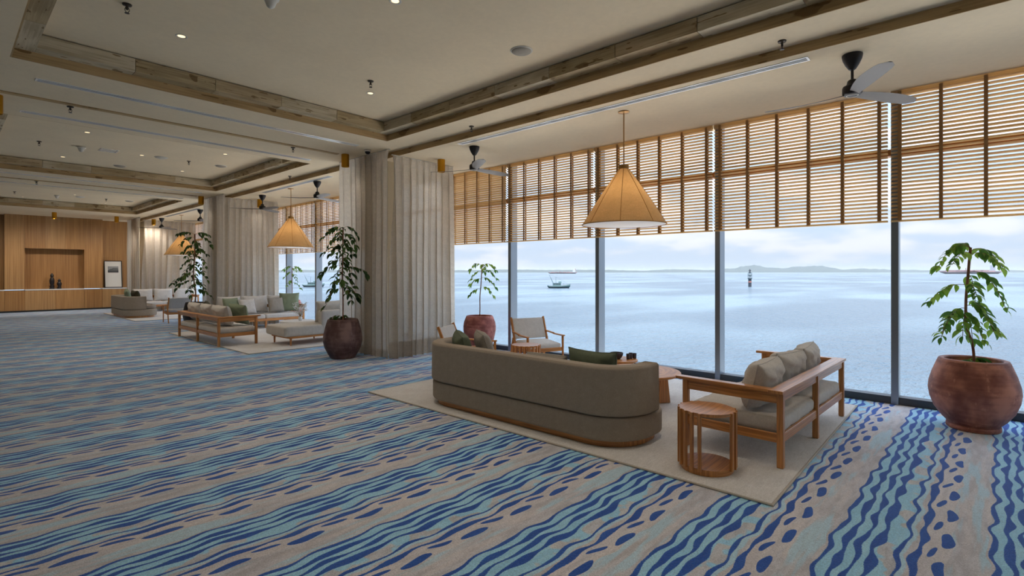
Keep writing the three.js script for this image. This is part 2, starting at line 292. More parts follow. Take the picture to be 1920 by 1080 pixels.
// out of view: pale terrace below the windows, placed to throw daylight up to the ceiling
{
  const t = part(scene, 'unseen_terrace', new THREE.BoxGeometry(16, 0.4, 48), std({ color: lin(0.80, 0.77, 0.72), roughness: 0.9 }), [7.95 + 8, -4.2, -10]); t.userData.kind = 'structure';
  part(scene, 'wall_outer', new THREE.BoxGeometry(0.1, 3.75, 48), M.wall, [7.96, -2.1, -10]).userData.kind = 'structure';
}
const CX0 = 0.49, CX1 = 5.18, STEP = 0.19;
const COFFERS = [[-7.55, 2.6], [-15.8, -10.3], [-24.5, -18.7]];
{
  const c = structure('ceiling');
  const slab = (name, x0, x1, y0, z0, z1, y1 = H_TOP, mat = M.ceiling) => part(c, name, box(x1 - x0, y1 - y0, z1 - z0, z1 - z0 > x1 - x0 ? 2 : 0), mat, [(x0 + x1) / 2, (y0 + y1) / 2, (z0 + z1) / 2]);
  slab('soffit', X0 - 0.2, CX0, H_SOF, ZF - 0.8, ZB + 0.2);
  slab('soffit', CX1, 5.70, H_SOF, ZF - 0.8, ZB + 0.2);
  slab('soffit', CX0, CX1, H_SOF, 2.6, ZB + 0.2);
  slab('soffit', CX0, CX1, H_SOF, -10.3, -7.55);
  slab('soffit', CX0, CX1, H_SOF, -18.7, -15.8);
  slab('soffit', CX0, CX1, H_SOF, ZF - 0.8, -24.5);
  slab('window_soffit', 5.712, XW + 0.2, H_WIN, ZF - 0.8, ZB + 0.2);
  slab('beam_face', 5.70, 5.712, H_WIN, ZF, ZB, H_SOF, M.trim);
  COFFERS.forEach(([z0, z1], ci) => {
    slab('coffer_panel', CX0, CX1, H_COF, z0, z1);
    const t = 0.012;
    // lower riser
    slab('riser_board', CX0 - 0.001, CX0 + t, H_SOF, z0, z1, H_STEP, M.trim);
    slab('riser_board', CX1 - t, CX1 + 0.001, H_SOF, z0, z1, H_STEP, M.trim);
    slab('riser_board', CX0 + t, CX1 - t, H_SOF, z0 - 0.001, z0 + t, H_STEP, M.trim);
    slab('riser_board', CX0 + t, CX1 - t, H_SOF, z1 - t, z1 + 0.001, H_STEP, M.trim);
    // upper step, clad in boards 0.93 m long with open joints
    const boards = (along, fixed0, fixed1, a0, a1) => {
      const n = Math.round((a1 - a0) / 0.93), L = (a1 - a0) / n, mats = M.plank;
      const geos = [0, 1].map(() => along === 'x' ? box(L - 0.006, H_COF - H_STEP - 0.012, fixed1 - fixed0) : box(fixed1 - fixed0, H_COF - H_STEP - 0.012, L - 0.006, 2));
      for (let i = 0; i < n; i++) {
        const a = a0 + (i + 0.5) * L, f = (fixed0 + fixed1) / 2, y = (H_COF - 0.012 + H_STEP) / 2;
        part(c, 'coffer_board', geos[i % 2], mats[(i * 2 + ci) % mats.length], along === 'x' ? [a, y, f] : [f, y, a]);
      }
    };
    boards('x', z0, z0 + STEP, CX0 + STEP, CX1 - STEP);
    if (ci) boards('x', z1 - STEP, z1, CX0 + STEP, CX1 - STEP);
    boards('z', CX0, CX0 + STEP, z0, z1);
    boards('z', CX1 - STEP, CX1, z0, z1);
  });
  // tracks of the folding partitions, across the beams
  for (const z of [-9.06, -17.2]) slab('partition_track', X0, 5.1, H_SOF - 0.012, z - 0.05, z + 0.05, H_SOF + 0.02, M.trim);
}

// ---------------------------------------------------------------- far timber wall
{
  const w = structure('wall_far');
  const V = (k) => M.veneer[k % 3];
  const blk = (name, x0, x1, y0, y1, z0, z1, mat, grain = 1) => part(w, name, box(x1 - x0, y1 - y0, z1 - z0, grain), mat, [(x0 + x1) / 2, (y0 + y1) / 2, (z0 + z1) / 2]);
  const zb = ZF - 0.55;                                   // back of alcoves and niche
  blk('back_panel', X0, 1.67, 0.9, H_SOF, zb - 0.2, zb, V(1)); blk('back_panel', 4.69, XW, 0.9, H_SOF, zb - 0.2, zb, V(1)); blk('back_panel', 1.67, 4.69, 0.9, H_SOF, zb - 0.2, zb + 0.14, V(2));
  blk('wall_core', X0, XW, 0, 0.86, zb - 0.2, ZF - 0.02, V(0));
  // veneer panels of the chimney-like middle block
  let k = 0;
  blk('veneer_panel', 1.67, 2.24, 0.905, H_SOF, zb, ZF, V(k++)); blk('veneer_panel', 4.08, 4.69, 0.905, H_SOF, zb, ZF, V(k++));
  for (const [a, b] of [[2.243, 2.85], [2.853, 3.46], [3.463, 4.077]]) blk('veneer_panel', a, b, 2.55, H_SOF, zb, ZF, V(k++));
  // low cabinet fronts
  const xs = [X0, -1.9, -0.3, 0.75, 1.67, 2.25, 3.15, 4.08, 4.69, 5.6, 6.6, XW];
  for (let i = 0; i + 1 < xs.length; i++) blk('cabinet_front', xs[i] + 0.004, xs[i + 1] - 0.004, 0.07, 0.855, ZF - 0.02, ZF, V(i + 1));
  blk('plinth', X0, XW, 0, 0.065, ZF - 0.02, ZF - 0.012, M.ventDark);
  blk('ledge', X0, 1.668, 0.862, 0.905, zb, ZF + 0.012, M.marble); blk('ledge', 2.246, 4.076, 0.862, 0.905, zb + 0.14, ZF + 0.012, M.marble); blk('ledge', 4.692, XW, 0.862, 0.905, zb, ZF + 0.012, M.marble);
  // carved figures on the niche ledge
  const fig = (h, label, x) => solo('carved_figure', lathe([[0, 0], [0.085, 0], [0.085, 0.05], [0.06, 0.09], [0.085, 0.16], [0.05, 0.24], [0.075, 0.34], [0.085, 0.52], [0.06, 0.66], [0.035, 0.72], [0.06, 0.78], [0.055, 0.86], [0.02, 0.95], [0, 1]].map(([r, y]) => [r * (0.8 + 0.3 * h), y * h]), 20), M.black, label, 'figurine', [x, 0.905, ZF - 0.2], null, 'carved figures in the niche');
  fig(0.66, 'taller dark turned wood figure on the white niche ledge', 3.07);
  fig(0.42, 'shorter dark turned wood figure on the white niche ledge', 3.30);
  // framed print leaning in the right alcove
  const pf = thing('framed_picture', 'large framed black and white print leaning in timber alcove', 'picture', [5.12, 0.907, ZF - 0.26]); pf.rotation.x = -0.12;
  const W = 0.64, H = 1.2, b = 0.03;
  part(pf, 'backing', box(W - 0.01, H - 0.01, 0.012), M.black, [0, H / 2, -0.008]);
  for (const s of [-1, 1]) { part(pf, 'frame_bar', box(b, H, 0.03, 1), M.black, [s * (W - b) / 2, H / 2, 0.006]); part(pf, 'frame_bar', box(W - 2 * b, b, 0.03), M.black, [0, H / 2 + s * (H - b) / 2, 0.006]); }
  const cv = document.createElement('canvas'); cv.width = 290; cv.height = 570; const q = cv.getContext('2d');
  q.fillStyle = '#dcdcd8'; q.fillRect(0, 0, 290, 570);
  q.fillStyle = '#8d9092'; q.fillRect(50, 110, 190, 140); q.fillStyle = '#55585a'; q.beginPath(); q.moveTo(50, 200); q.lineTo(95, 168); q.lineTo(130, 160); q.lineTo(140, 146); q.lineTo(228, 150); q.lineTo(240, 190); q.lineTo(240, 215); q.lineTo(50, 215); q.fill();
  q.fillStyle = '#3c3f40'; q.fillRect(50, 212, 190, 38); q.fillStyle = '#6d7071'; for (let i = 0; i < 9; i++) q.fillRect(142 + i * 10, 160, 5, 30);
  const art = new THREE.CanvasTexture(cv); art.colorSpace = THREE.SRGBColorSpace;
  part(pf, 'print', new THREE.PlaneGeometry(W - 2 * b, H - 2 * b), std({ map: art, roughness: 0.5 }), [0, H / 2, 0.001]);
}

// ---------------------------------------------------------------- columns (behind the curtains) and window walls
for (const [z0, z1] of [[-9.2, -8.5], [-17.4, -16.7], [-27.0, -26.2]]) {
  const o = part(scene, numbered('column'), box(0.4, H_WIN, z1 - z0, 1), M.wall, [5.98, H_WIN / 2, (z0 + z1) / 2]); o.userData.kind = 'structure';
}
const WINDOWS = [[9.1, 7.68, 5.59, 3.5, 1.41, -0.68, -2.79, -4.87, -6.94, -9.0], [-9.0, -10.9, -12.95, -14.95, -16.94], [-16.94, -18.95, -20.95, -22.95, -24.95, -27.0, -28.6]];  // those behind the camera are unseen and bring daylight to the near room
const BOT = 2.2;           // bottom of the lowered blinds
{
  const zAll = [9.1, 7.68, 5.59, 3.5, 1.41, -0.68, -2.79, -4.87, -6.94, -9.0, -10.9, -12.95, -14.95, -16.94, -18.95, -20.95, -22.95, -24.95, -27.0, -28.6];
  WINDOWS.forEach((zs, i) => {
    const w = structure('window_' + (i + 1));
    const muG = rbox(0.2, H_WIN - 0.002, 0.075, 0.006, 1);
    zs.forEach((z, j) => { if (i === 0 || j) part(w, 'mullion', muG, M.metal, [XW + 0.02, H_WIN / 2, z]); });
    for (let j = 0; j + 1 < zs.length; j++) {
      const a = zs[j] - 0.033, b = zs[j + 1] + 0.033, L = a - b, zc = (a + b) / 2;
      part(w, 'pane', new THREE.PlaneGeometry(L, 2.92).rotateY(-Math.PI / 2), M.glass, [XW + 0.03, 0.09 + 1.46, zc]);
      part(w, 'pane', new THREE.PlaneGeometry(L, H_WIN - 3.09).rotateY(-Math.PI / 2), M.glass, [XW + 0.03, (H_WIN + 3.09) / 2, zc]);
      part(w, 'transom', rbox(0.13, 0.08, L, 0.005, 2), M.woodLight, [XW + 0.02, 3.05, zc]);
      part(w, 'sill', rbox(0.15, 0.09, L, 0.005, 2), M.sill, [XW + 0.02, 0.045, zc]);
    }
  });
  // blinds: one between each pair of mullions, each slat its own piece
  const slatG = new Map(), slatOf = (L) => { const k = L.toFixed(2); if (!slatG.has(k)) slatG.set(k, [0, 1, 2].map(() => box(0.05, 0.0032, L, 2))); return slatG.get(k); };
  const tapeG = box(0.0016, H_WIN - BOT - 0.03, 0.034, 1), cordG = box(0.0016, H_WIN - BOT - 0.03, 0.034, 1);
  let bi = 0;
  for (let J = 0; J + 1 < zAll.length; J++) {
    const j = J - 2, z1 = zAll[J] - 0.05, z0 = zAll[J + 1] - 0.05;
    if (z0 > 1 || (z1 < -8.9 && z1 > -9.2) || z1 < -25) continue;          // out of view and left out to let daylight in, or behind a column
    const L = z1 - z0 - 0.03, zc = (z0 + z1) / 2;
    const near = z1 > -9, where = z1 > -12 ? 'of the middle lounge, next to the near column' : z1 > -14 ? 'of the middle lounge, behind its cone lamp and the leafy tree' : z1 > -16 ? 'of the middle lounge, beside its pale curtain' : ['next to the middle column', 'second from the middle column', 'third from the middle column', 'beside the far pale curtain'][Math.max(0, Math.round((-17 - z1) / 2))] + ' in the far lounge';
    const b = thing('window_blind', near ? 'tan timber slat blind ' + ['at the right edge, beyond the red clay pot', 'above the large red clay pot', 'behind the near ceiling fan, above the wooden sofa', 'to the right of the near cone lamp, above the sea marker', 'directly behind the near cone lamp', 'above the fishing boat, left of the near cone lamp', 'with nearly closed golden slats beside the near curtain'][clamp(j - 1, 0, 6)] : 'tan timber slat blind ' + where, 'blind', [XW - 0.1, 0, zc], 0, near ? 'blinds of the near window' : z1 > -17.1 ? 'blinds of the middle window' : 'blinds of the far window');
    const tilt = j === 6 ? -0.72 : near ? -0.35 : -0.42, n = 33, pitch = (H_WIN - BOT - 0.07) / n, gs = slatOf(L);
    part(b, 'head_rail', box(0.055, 0.045, L, 2), M.slat, [0, H_WIN - 0.024, 0]);
    for (let s = 0; s < n; s++) part(b, 'slat', gs[(s * 7 + J) % 3], M.slat, [0, BOT + 0.035 + (s + 0.5) * pitch, 0], [0, 0, tilt]);
    part(b, 'bottom_rail', rbox(0.052, 0.022, L, 0.004, 2), M.slat, [0, BOT + 0.011, 0]);
    const nt = 6;
    for (let s = 0; s < nt; s++) {
      const z = -L / 2 + 0.085 + s * (L - 0.17) / (nt - 1);
      part(b, 'ladder_tape', tapeG, M.tape, [-0.029, (H_WIN + BOT) / 2, z]); part(b, 'ladder_tape', cordG, M.tape, [0.029, (H_WIN + BOT) / 2, z]);
    }
    bi++;
  }
}
// curtains
function curtainGeo(L, H, { lam = 0.15, amp = 0.045, ph = 0, spread = 0.06 } = {}) {
  const nu = Math.round(L / 0.012), nv = 26, g = new THREE.PlaneGeometry(L, H, nu, nv), p = g.attributes.position, uv = g.attributes.uv;
  for (let i = 0; i < p.count; i++) {
    const s = p.getX(i) + L / 2, y = p.getY(i) + H / 2, top = sstep(y, H - 0.25, H), low = 1 - y / H;
    const w = s / lam + 0.55 * noise3.noise(s * 1.4 + ph, ph, 0.3 + low * 0.5), f = Math.sin(w * TAU);
    const fold = Math.sign(f) * Math.pow(Math.abs(f), 0.7) + 0.45 * Math.sin(w * TAU * 0.5 + ph);
    const a = amp * lerp(0.75 + 0.5 * low, 0.5, top) * (0.7 + 0.5 * noise3.noise(s * 2.1, ph, 1.7));
    const head = 0.014 * sstep(y, H - 0.12, H - 0.08) * Math.sin(w * TAU * 3);
    p.setX(i, p.getX(i) + 0.026 * Math.sin(2 * w * TAU) * (1 - top) + spread * low * low * (s / L - 0.5) * 0.6);
    p.setZ(i, a * fold + head + 0.02 * noise3.noise(s * 0.9 + ph, y * 0.6, 4));
    uv.setXY(i, s * 1.5, y);
  }
  g.computeVertexNormals();
  return g;
}
function curtain(label, L, H, pos, turn, o) {
  const t = thing('curtain', label, 'curtain', pos, turn, 'curtains around the columns');
  const c = part(t, 'cloth', curtainGeo(L, H, o), M.curtain, [0, H / 2 + 0.008, 0]);
  const hem = curtainGeo(L, H, o), hp = hem.attributes.position, hi = Array.from(hem.index.array), keep = []; for (let i = 0; i < hi.length; i += 3) if (Math.max(hp.getY(hi[i]), hp.getY(hi[i + 1]), hp.getY(hi[i + 2])) < -H / 2 + 0.29) keep.push(hi[i], hi[i + 1], hi[i + 2]);
  hem.setIndex(keep); const hn = hem.attributes.normal; for (let i = 0; i < hp.count; i++) hp.setXYZ(i, hp.getX(i) + hn.getX(i) * 0.003, hp.getY(i), hp.getZ(i) + hn.getZ(i) * 0.003);
  part(c, 'hem', hem, M.curtain);
  part(t, 'track', box(L, 0.014, 0.03), M.fitting, [0, H + 0.017, 0]);
  return t;
}
curtain('pale pleated curtain hanging between the near column and the armchairs', 1.5, 3.745, [6.3, 0, -7.95], 0, { ph: 1.3, lam: 0.165, amp: 0.09 });
curtain('shaded beige curtain along the near column, behind the brown clay pot', 1.75, 3.845, [5.52, 0, -8.85], -Math.PI / 2, { ph: 4.1, lam: 0.19, amp: 0.05 });
curtain('pale pleated curtain behind the white cushioned sofa of the middle lounge', 1.5, 3.745, [6.26, 0, -16.1], 0, { ph: 7.7, lam: 0.165, amp: 0.09 });
curtain('shaded beige curtain along the middle column, behind the tall leafy tree', 1.8, 3.845, [5.5, 0, -17.05], -Math.PI / 2, { ph: 9.4, lam: 0.2, amp: 0.055 });
curtain('pale pleated curtain behind the far lounge sofa', 1.9, 3.745, [6.55, 0, -25.5], 0, { ph: 12.7, lam: 0.24, amp: 0.1 });
curtain('pale curtain beside the framed print on the timber wall', 2.1, 3.845, [5.5, 0, -26.6], -Math.PI / 2, { ph: 15.1, lam: 0.16, amp: 0.05 });

// ---------------------------------------------------------------- ceiling fittings
function diffuser(label, len, pos, turn, group) {
  const t = thing('ceiling_diffuser', label, 'air vent', pos, turn, group);
  part(t, 'frame', box(len, 0.006, 0.018), M.ventWhite, [0, -0.003, 0.05]); part(t, 'frame', box(len, 0.006, 0.018), M.ventWhite, [0, -0.003, -0.05]);
  for (const s of [-1, 1]) part(t, 'end_cap', box(0.02, 0.006, 0.082), M.ventWhite, [s * (len / 2 - 0.01), -0.003, 0]);
  for (const z of [-0.028, 0, 0.028]) part(t, 'slot', box(len - 0.04, 0.002, 0.012), M.ventDark, [0, -0.0012, z]);
  for (const z of [-0.014, 0.014, -0.039, 0.039]) part(t, 'blade', box(len - 0.04, 0.005, 0.008), M.ventWhite, [0, -0.0026, z]);
}
diffuser('long white slot air vent above the near lounge, beside the ceiling fan', 5.24, [5.88, H_WIN, -3.84], Math.PI / 2, 'slot vents along the windows');
diffuser('long white slot air vent above the middle lounge', 3.6, [5.9, H_WIN, -12.6], Math.PI / 2, 'slot vents along the windows');
diffuser('long white slot air vent above the far lounge', 3.8, [5.9, H_WIN, -21.6], Math.PI / 2, 'slot vents along the windows');
diffuser('long white slot air vent across the first beam, on its near half', 4.25, [2.87, H_SOF, -8.2], 0, 'slot vents across the beams');
diffuser('long white slot air vent across the first beam, on its far half', 4.25, [2.87, H_SOF, -9.96], 0, 'slot vents across the beams');
diffuser('long white slot air vent across the second beam, on its near half', 4.25, [2.87, H_SOF, -16.4], 0, 'slot vents across the beams');
diffuser('long white slot air vent across the second beam, on its far half', 4.25, [2.87, H_SOF, -18.1], 0, 'slot vents across the beams');

const ringG = lathe([[0.036, 0.004], [0.036, -0.001], [0.05, -0.006], [0.058, -0.003], [0.058, 0]], 24), lensG = new THREE.CircleGeometry(0.037, 20).rotateX(Math.PI / 2);
function downlight(x, z, y, label, group, k = 1) {
  const t = thing('ceiling_downlight', label, 'downlight', [x, y, z], 0, group);
  part(t, 'trim_ring', ringG, M.fitting); part(t, 'lamp_lens', lensG, M.lens, [0, -0.001, 0]);
  const s = new THREE.SpotLight('#fff0e0', LAMP * k, 0, 1.25, 0.9, 2); s.position.set(0, -0.02, 0); s.target.position.set(0, -1, 0); s.castShadow = true; s.shadow.radius = 3; s.name = 'downlight_lamp';
  t.add(s, s.target);
}
const spot = (x, z, c, name) => 'small warm round downlight ' + (x > 2.5 && x < 3.5 ? 'in the centre' : (x > 3 ? 'on the window side' : 'on the aisle side') + (z < c ? ', timber wall end,' : ', nearer end,')) + ' of the ' + name + ' ceiling coffer';
for (const [x, z] of [[1.73, -6.32], [4.07, -6.34], [2.84, -4.01], [1.75, -1.7], [4.07, -1.7]]) downlight(x, z, H_COF, spot(x, z, -4, 'nearest'), 'downlights of the nearest coffer');
for (const [x, z] of [[1.78, -11.94], [4.09, -11.94], [2.92, -13.4], [1.8, -14.88], [4.06, -14.76]]) downlight(x, z, H_COF, spot(x, z, -13.3, 'middle'), 'downlights of the middle coffer');
for (const [x, z] of [[1.86, -20.3], [4.07, -20.3], [2.95, -21.9], [1.86, -23.8], [4.07, -23.8]]) downlight(x, z, H_COF, spot(x, z, -22, 'farthest'), 'downlights of the farthest coffer');

function sprinkler(x, z, y, label, group) {
  const t = thing('ceiling_sprinkler', label, 'sprinkler', [x, y, z], 0, group);
  part(t, 'escutcheon', lathe([[0, 0], [0.04, 0], [0.036, -0.012], [0.012, -0.016], [0, -0.016]], 16), M.sprink);
  part(t, 'body', lathe([[0.011, -0.012], [0.011, -0.05], [0.004, -0.055]], 10), M.sprink);
  part(t, 'frame_arm', merged([tube([[0.01, -0.03, 0], [0.018, -0.055, 0], [0.002, -0.082, 0]], 0.003, 8, 5), tube([[-0.01, -0.03, 0], [-0.018, -0.055, 0], [-0.002, -0.082, 0]], 0.003, 8, 5)]), M.sprink);
  part(t, 'deflector', lathe([[0, -0.082], [0.02, -0.082], [0.02, -0.086], [0, -0.086]], 14), M.sprink);
}
for (const [x, z] of [[1.18, -5.95], [3.81, -5.93]]) sprinkler(x, z, H_COF, 'dark sprinkler head on the ' + (x > 3 ? 'window' : 'aisle') + ' side of the nearest ceiling coffer', 'sprinklers of the nearest coffer');
for (const [x, z] of [[1.28, -13.46], [3.79, -13.31]]) sprinkler(x, z, H_COF, 'dark sprinkler head on the ' + (x > 3 ? 'window' : 'aisle') + ' side of the middle ceiling coffer', 'sprinklers of the middle coffer');
for (const [x, z] of [[1.56, -22.42], [3.84, -22.34]]) sprinkler(x, z, H_COF, 'dark sprinkler head on the ' + (x > 3 ? 'window' : 'aisle') + ' side of the farthest ceiling coffer', 'sprinklers of the farthest coffer');
sprinkler(5.52, -1.38, H_SOF, 'sprinkler head on the window beam, beside the near ceiling fan', 'sprinklers on the beams');
sprinkler(5.52, -5.79, H_SOF, 'sprinkler head on the window beam, near the curtained column', 'sprinklers on the beams');
sprinkler(5.52, -12.0, H_SOF, 'sprinkler head on the window beam of the middle lounge', 'sprinklers on the beams');
for (const x of [1.19, 4.29]) sprinkler(x, -9.2, H_SOF, 'sprinkler head on the first cross beam, at its ' + (x > 3 ? 'column' : 'aisle') + ' end', 'sprinklers on the beams');
sprinkler(1.6, -17.35, H_SOF, 'sprinkler head on the second cross beam', 'sprinklers on the beams');

const domeG = lathe([[0.115, 0], [0.112, -0.012], [0.1, -0.022], [0.06, -0.034], [0, -0.038]], 28);
function speaker(x, z, label, mat = M.speaker) { const t = thing('ceiling_speaker', label, 'speaker', [x, H_COF, z], 0, 'round ceiling speakers'); part(t, 'rim', lathe([[0.1, -0.01], [0.125, -0.008], [0.13, 0]], 28), M.fitting); part(t, 'grille', domeG, mat, [0, 0, 0]); }
speaker(4.44, -3.83, 'round grey ceiling speaker in the nearest coffer');
speaker(4.47, -13.34, 'round grey ceiling speaker beside the steps of the middle coffer');
speaker(2.86, -15.13, 'round grey ceiling speaker at the far edge of the middle coffer');
speaker(3.26, -13.33, 'pale round ceiling fitting in the centre of the middle coffer', M.fitting);
speaker(4.51, -22.39, 'round grey ceiling speaker beside the steps of the farthest coffer');
speaker(3.15, -22.35, 'pale round ceiling fitting in the centre of the farthest coffer', M.fitting);
function detector(x, z, label) {
  const t = thing('ceiling_detector', label, 'detector', [x, H_COF, z], 0, 'white conical detectors');
  part(t, 'base', lathe([[0, 0], [0.075, 0], [0.072, -0.025], [0.05, -0.035]], 24), M.fitting); part(t, 'cone', lathe([[0.06, -0.025], [0.035, -0.09], [0.02, -0.105], [0, -0.108]], 24), M.fitting);
}
detector(2.03, -4.8, 'white conical detector at the top of the nearest coffer');
detector(1.9, -13.4, 'white conical detector in the middle coffer');
detector(2.57, -22.46, 'white conical detector in the farthest coffer');
{
  const t = thing('ceiling_vent', 'square white ceiling hatch in the middle coffer', 'vent', [2.34, H_COF, -13.39]);
  for (const s of [-1, 1]) { part(t, 'frame', box(0.3, 0.01, 0.02), M.ventWhite, [0, -0.005, s * 0.14]); part(t, 'frame', box(0.02, 0.01, 0.26, 2), M.ventWhite, [s * 0.14, -0.005, 0]); }
  part(t, 'plate', box(0.25, 0.006, 0.25), M.fitting, [0, -0.003, 0]);
  const c = thing('ceiling_camera', 'small dark dome camera where the beam meets the curtained column', 'camera', [5.3, H_SOF, -8.35]);
  part(c, 'base', lathe([[0, 0], [0.06, 0], [0.06, -0.03], [0.05, -0.035]], 20), M.fitting); part(c, 'dome', lathe([[0.05, -0.033], [0.046, -0.055], [0.03, -0.075], [0, -0.084]], 20), M.black);
}
// brass cylinder spotlights; the niche one and unseen alcove one placed to light the wall
const cylG = lathe([[0, 0], [0.072, 0], [0.074, -0.004], [0.074, -0.236], [0.07, -0.24], [0.064, -0.236], [0.06, -0.2], [0, -0.19]], 28);
for (const [x, z, y, l] of [[6.46, -7.62, H_WIN, 'in front of the near pale curtain'], [5.22, -9.0, H_SOF, 'in front of the near column curtain'], [0.47, -9.3, H_SOF, 'at the left end of the first beam'], [5.22, -17.2, H_SOF, 'in front of the middle column curtain'], [6.38, -15.84, H_WIN, 'in front of the middle pale curtain'], [4.81, -26.0, H_SOF, 'in front of the timber wall, beside the framed print'], [2.9, -26.0, H_SOF, 'in front of the timber niche'], [1.0, -26.0, H_SOF, 'out of view, placed to light the timber wall by its dark alcove'], [5.85, -25.0, H_WIN, 'in front of the far pale curtain']]) {
  const t = thing('ceiling_spotlight', 'short brass cylinder spotlight ' + l, 'spotlight', [x, y, z], 0, 'brass cylinder spotlights');
  part(t, 'housing', cylG, M.brass); part(t, 'lamp_lens', new THREE.CircleGeometry(0.055, 20).rotateX(Math.PI / 2), M.lens, [0, -0.198, 0]);
  const s = new THREE.SpotLight('#fff0e0', LAMP * (z < -20 ? 2.8 : 0.25), 0, 1.1, 0.9, 2); s.position.set(0, -0.21, 0); s.target.position.set(0, -1, z < -20 ? -0.6 : 0); s.castShadow = true; s.shadow.radius = 2.5; s.name = 'spotlight_lamp';
  t.add(s, s.target);
}
// fans
function bladeGeo() {
  const n = 14, m = 4, pos = [], ix = [], R0 = 0.05, R1 = 0.82;
  for (let s = 0; s < 2; s++) for (let i = 0; i <= n; i++) for (let j = 0; j <= m; j++) {
    const t = i / n, w = (0.042 + 0.036 * Math.sin(Math.PI * Math.min(1, t * 1.3) * 0.6)) * Math.sqrt(Math.max(0.05, 1 - Math.pow(t, 14))), v = (j / m - 0.5) * 2, r = lerp(R0, R1, t), tw = lerp(0.35, 0.16, t);
    pos.push(r, (v * w) * Math.sin(tw) + (s ? -0.004 : 0.004) * (1 - v * v * 0.8) - 0.025 * t + 0.02 * t * t, v * w * Math.cos(tw) + 0.03 * Math.sin(t * Math.PI) - 0.02 * t);
  }
  const N = (n + 1) * (m + 1);
  for (let s = 0; s < 2; s++) for (let i = 0; i < n; i++) for (let j = 0; j < m; j++) { const a = s * N + i * (m + 1) + j, b = a + m + 1; s ? ix.push(a, b, a + 1, b, b + 1, a + 1) : ix.push(a, a + 1, b, b, a + 1, b + 1); }
  for (let i = 0; i < n; i++) for (const j of [0, m]) { const a = i * (m + 1) + j, b = a + m + 1; ix.push(a, b, a + N, b, b + N, a + N); }
  for (let j = 0; j < m; j++) { const a = n * (m + 1) + j; ix.push(a, a + 1, a + N, a + 1, a + N + 1, a + N); }
  const g = new THREE.BufferGeometry(); g.setAttribute('position', new THREE.Float32BufferAttribute(pos, 3)); g.setIndex(ix); g.computeVertexNormals(); return metric(g, 0);
}
const bladeG = bladeGeo();
function fan(x, z, turn, label) {
  const t = thing('ceiling_fan', label, 'fan', [x, H_WIN, z], 0, 'dark three blade ceiling fans');
  part(t, 'canopy', lathe([[0, 0], [0.088, 0], [0.09, -0.012], [0.082, -0.05], [0.06, -0.1], [0.032, -0.145], [0.018, -0.155], [0, -0.156]], 32), M.black);
  part(t, 'rod', bar([0, -0.15, 0], [0, -0.26, 0], 0.013, 0.013, 12), M.black);
  const m = part(t, 'motor', lathe([[0, -0.25], [0.03, -0.25], [0.042, -0.262], [0.05, -0.3], [0.08, -0.315], [0.086, -0.33], [0.086, -0.385], [0.07, -0.405], [0, -0.408]], 32), M.black);
  part(m, 'badge', lathe([[0.045, -0.4085], [0.05, -0.412], [0.055, -0.4085]], 24), M.fitting);
  for (let k = 0; k < 3; k++) part(t, 'blade', bladeG, M.blade, [0, -0.39, 0], [0, turn + k * TAU / 3, 0]);
}
fan(6.08, -0.88, 1.5, 'dark ceiling fan above the wooden sofa, beside the red clay pot');
fan(6.17, -6.4, 2.0, 'dark ceiling fan beside the near curtain, above the two armchairs');
fan(6.02, -11.65, 2.43, 'dark ceiling fan above the middle lounge, right of its cone lamp');
fan(6.07, -14.9, 2.7, 'dark ceiling fan in front of the middle lounge curtain');
fan(6.03, -19.95, 2.5, 'dark ceiling fan above the far lounge, right of its cone lamp');
fan(5.95, -24.28, 2.7, 'dark ceiling fan in front of the far lounge curtain');
// cone pendants
function pendant(x, z, label) {
  const t = thing('pendant_lamp', label, 'lamp', [x, H_WIN, z], 0, 'tan cone pendant lamps');
  const R = 0.56, yb = -1.53, yt = -0.75, ft = (y, r) => [r, y];
  part(t, 'canopy', lathe([[0, 0], [0.075, 0], [0.075, -0.012], [0.02, -0.022], [0, -0.022]], 28), M.brassRod);
  part(t, 'rod', bar([0, -0.015, 0], [0, yt + 0.02, 0], 0.0085, 0.0085, 12), M.brassRod);
  part(t, 'collar', lathe([[0.012, yt + 0.03], [0.062, yt + 0.03], [0.066, yt + 0.022], [0.066, yt - 0.03], [0.06, yt - 0.034]], 28), M.shadeRib);
  // eight-panel cloth cone, each seam a slim rib
  const pts = []; for (let i = 0; i <= 12; i++) { const k = i / 12; pts.push([lerp(0.06, R, k) + 0.012 * Math.sin(Math.PI * k), lerp(yt - 0.02, yb, k)]); }
  const sh = part(t, 'lamp_shade', lathe(pts, 64), M.shade);
  for (let k = 0; k < 8; k++) { const a = k * TAU / 8 + 0.35; part(sh, 'rib', tube(pts.map(([r, y]) => [Math.cos(a) * (r + 0.001), y, Math.sin(a) * (r + 0.001)]), 0.0035, 10, 5), M.shadeRib); }
  part(t, 'hem_ring', lathe([[R - 0.004, yb - 0.004], [R + 0.005, yb - 0.004], [R + 0.005, yb + 0.006], [R - 0.004, yb + 0.006], [R - 0.004, yb - 0.004]], 64), M.shadeRib);
  part(t, 'diffuser_disc', lathe([[0, yb - 0.012], [0.3, yb - 0.009], [R - 0.01, yb + 0.003]], 64), M.diffuser);
  const b = part(t, 'bulb', lathe([[0, -1.24], [0.035, -1.225], [0.05, -1.19], [0.045, -1.15], [0.022, -1.1], [0.022, -1.04], [0, -1.04]], 20), M.lens);
  const l = new THREE.PointLight('#ffd4a0', 0.32, 0, 2); l.position.set(0, -1.18, 0); l.castShadow = true; l.shadow.radius = 2; l.name = 'pendant_bulb_light'; t.add(l);
  return t;
}
pendant(6.18, -3.5, 'large tan cloth cone pendant lamp above the near lounge');
pendant(6.1, -13.2, 'tan cloth cone pendant lamp above the middle lounge');
pendant(6.13, -22.4, 'tan cloth cone pendant lamp above the far lounge');

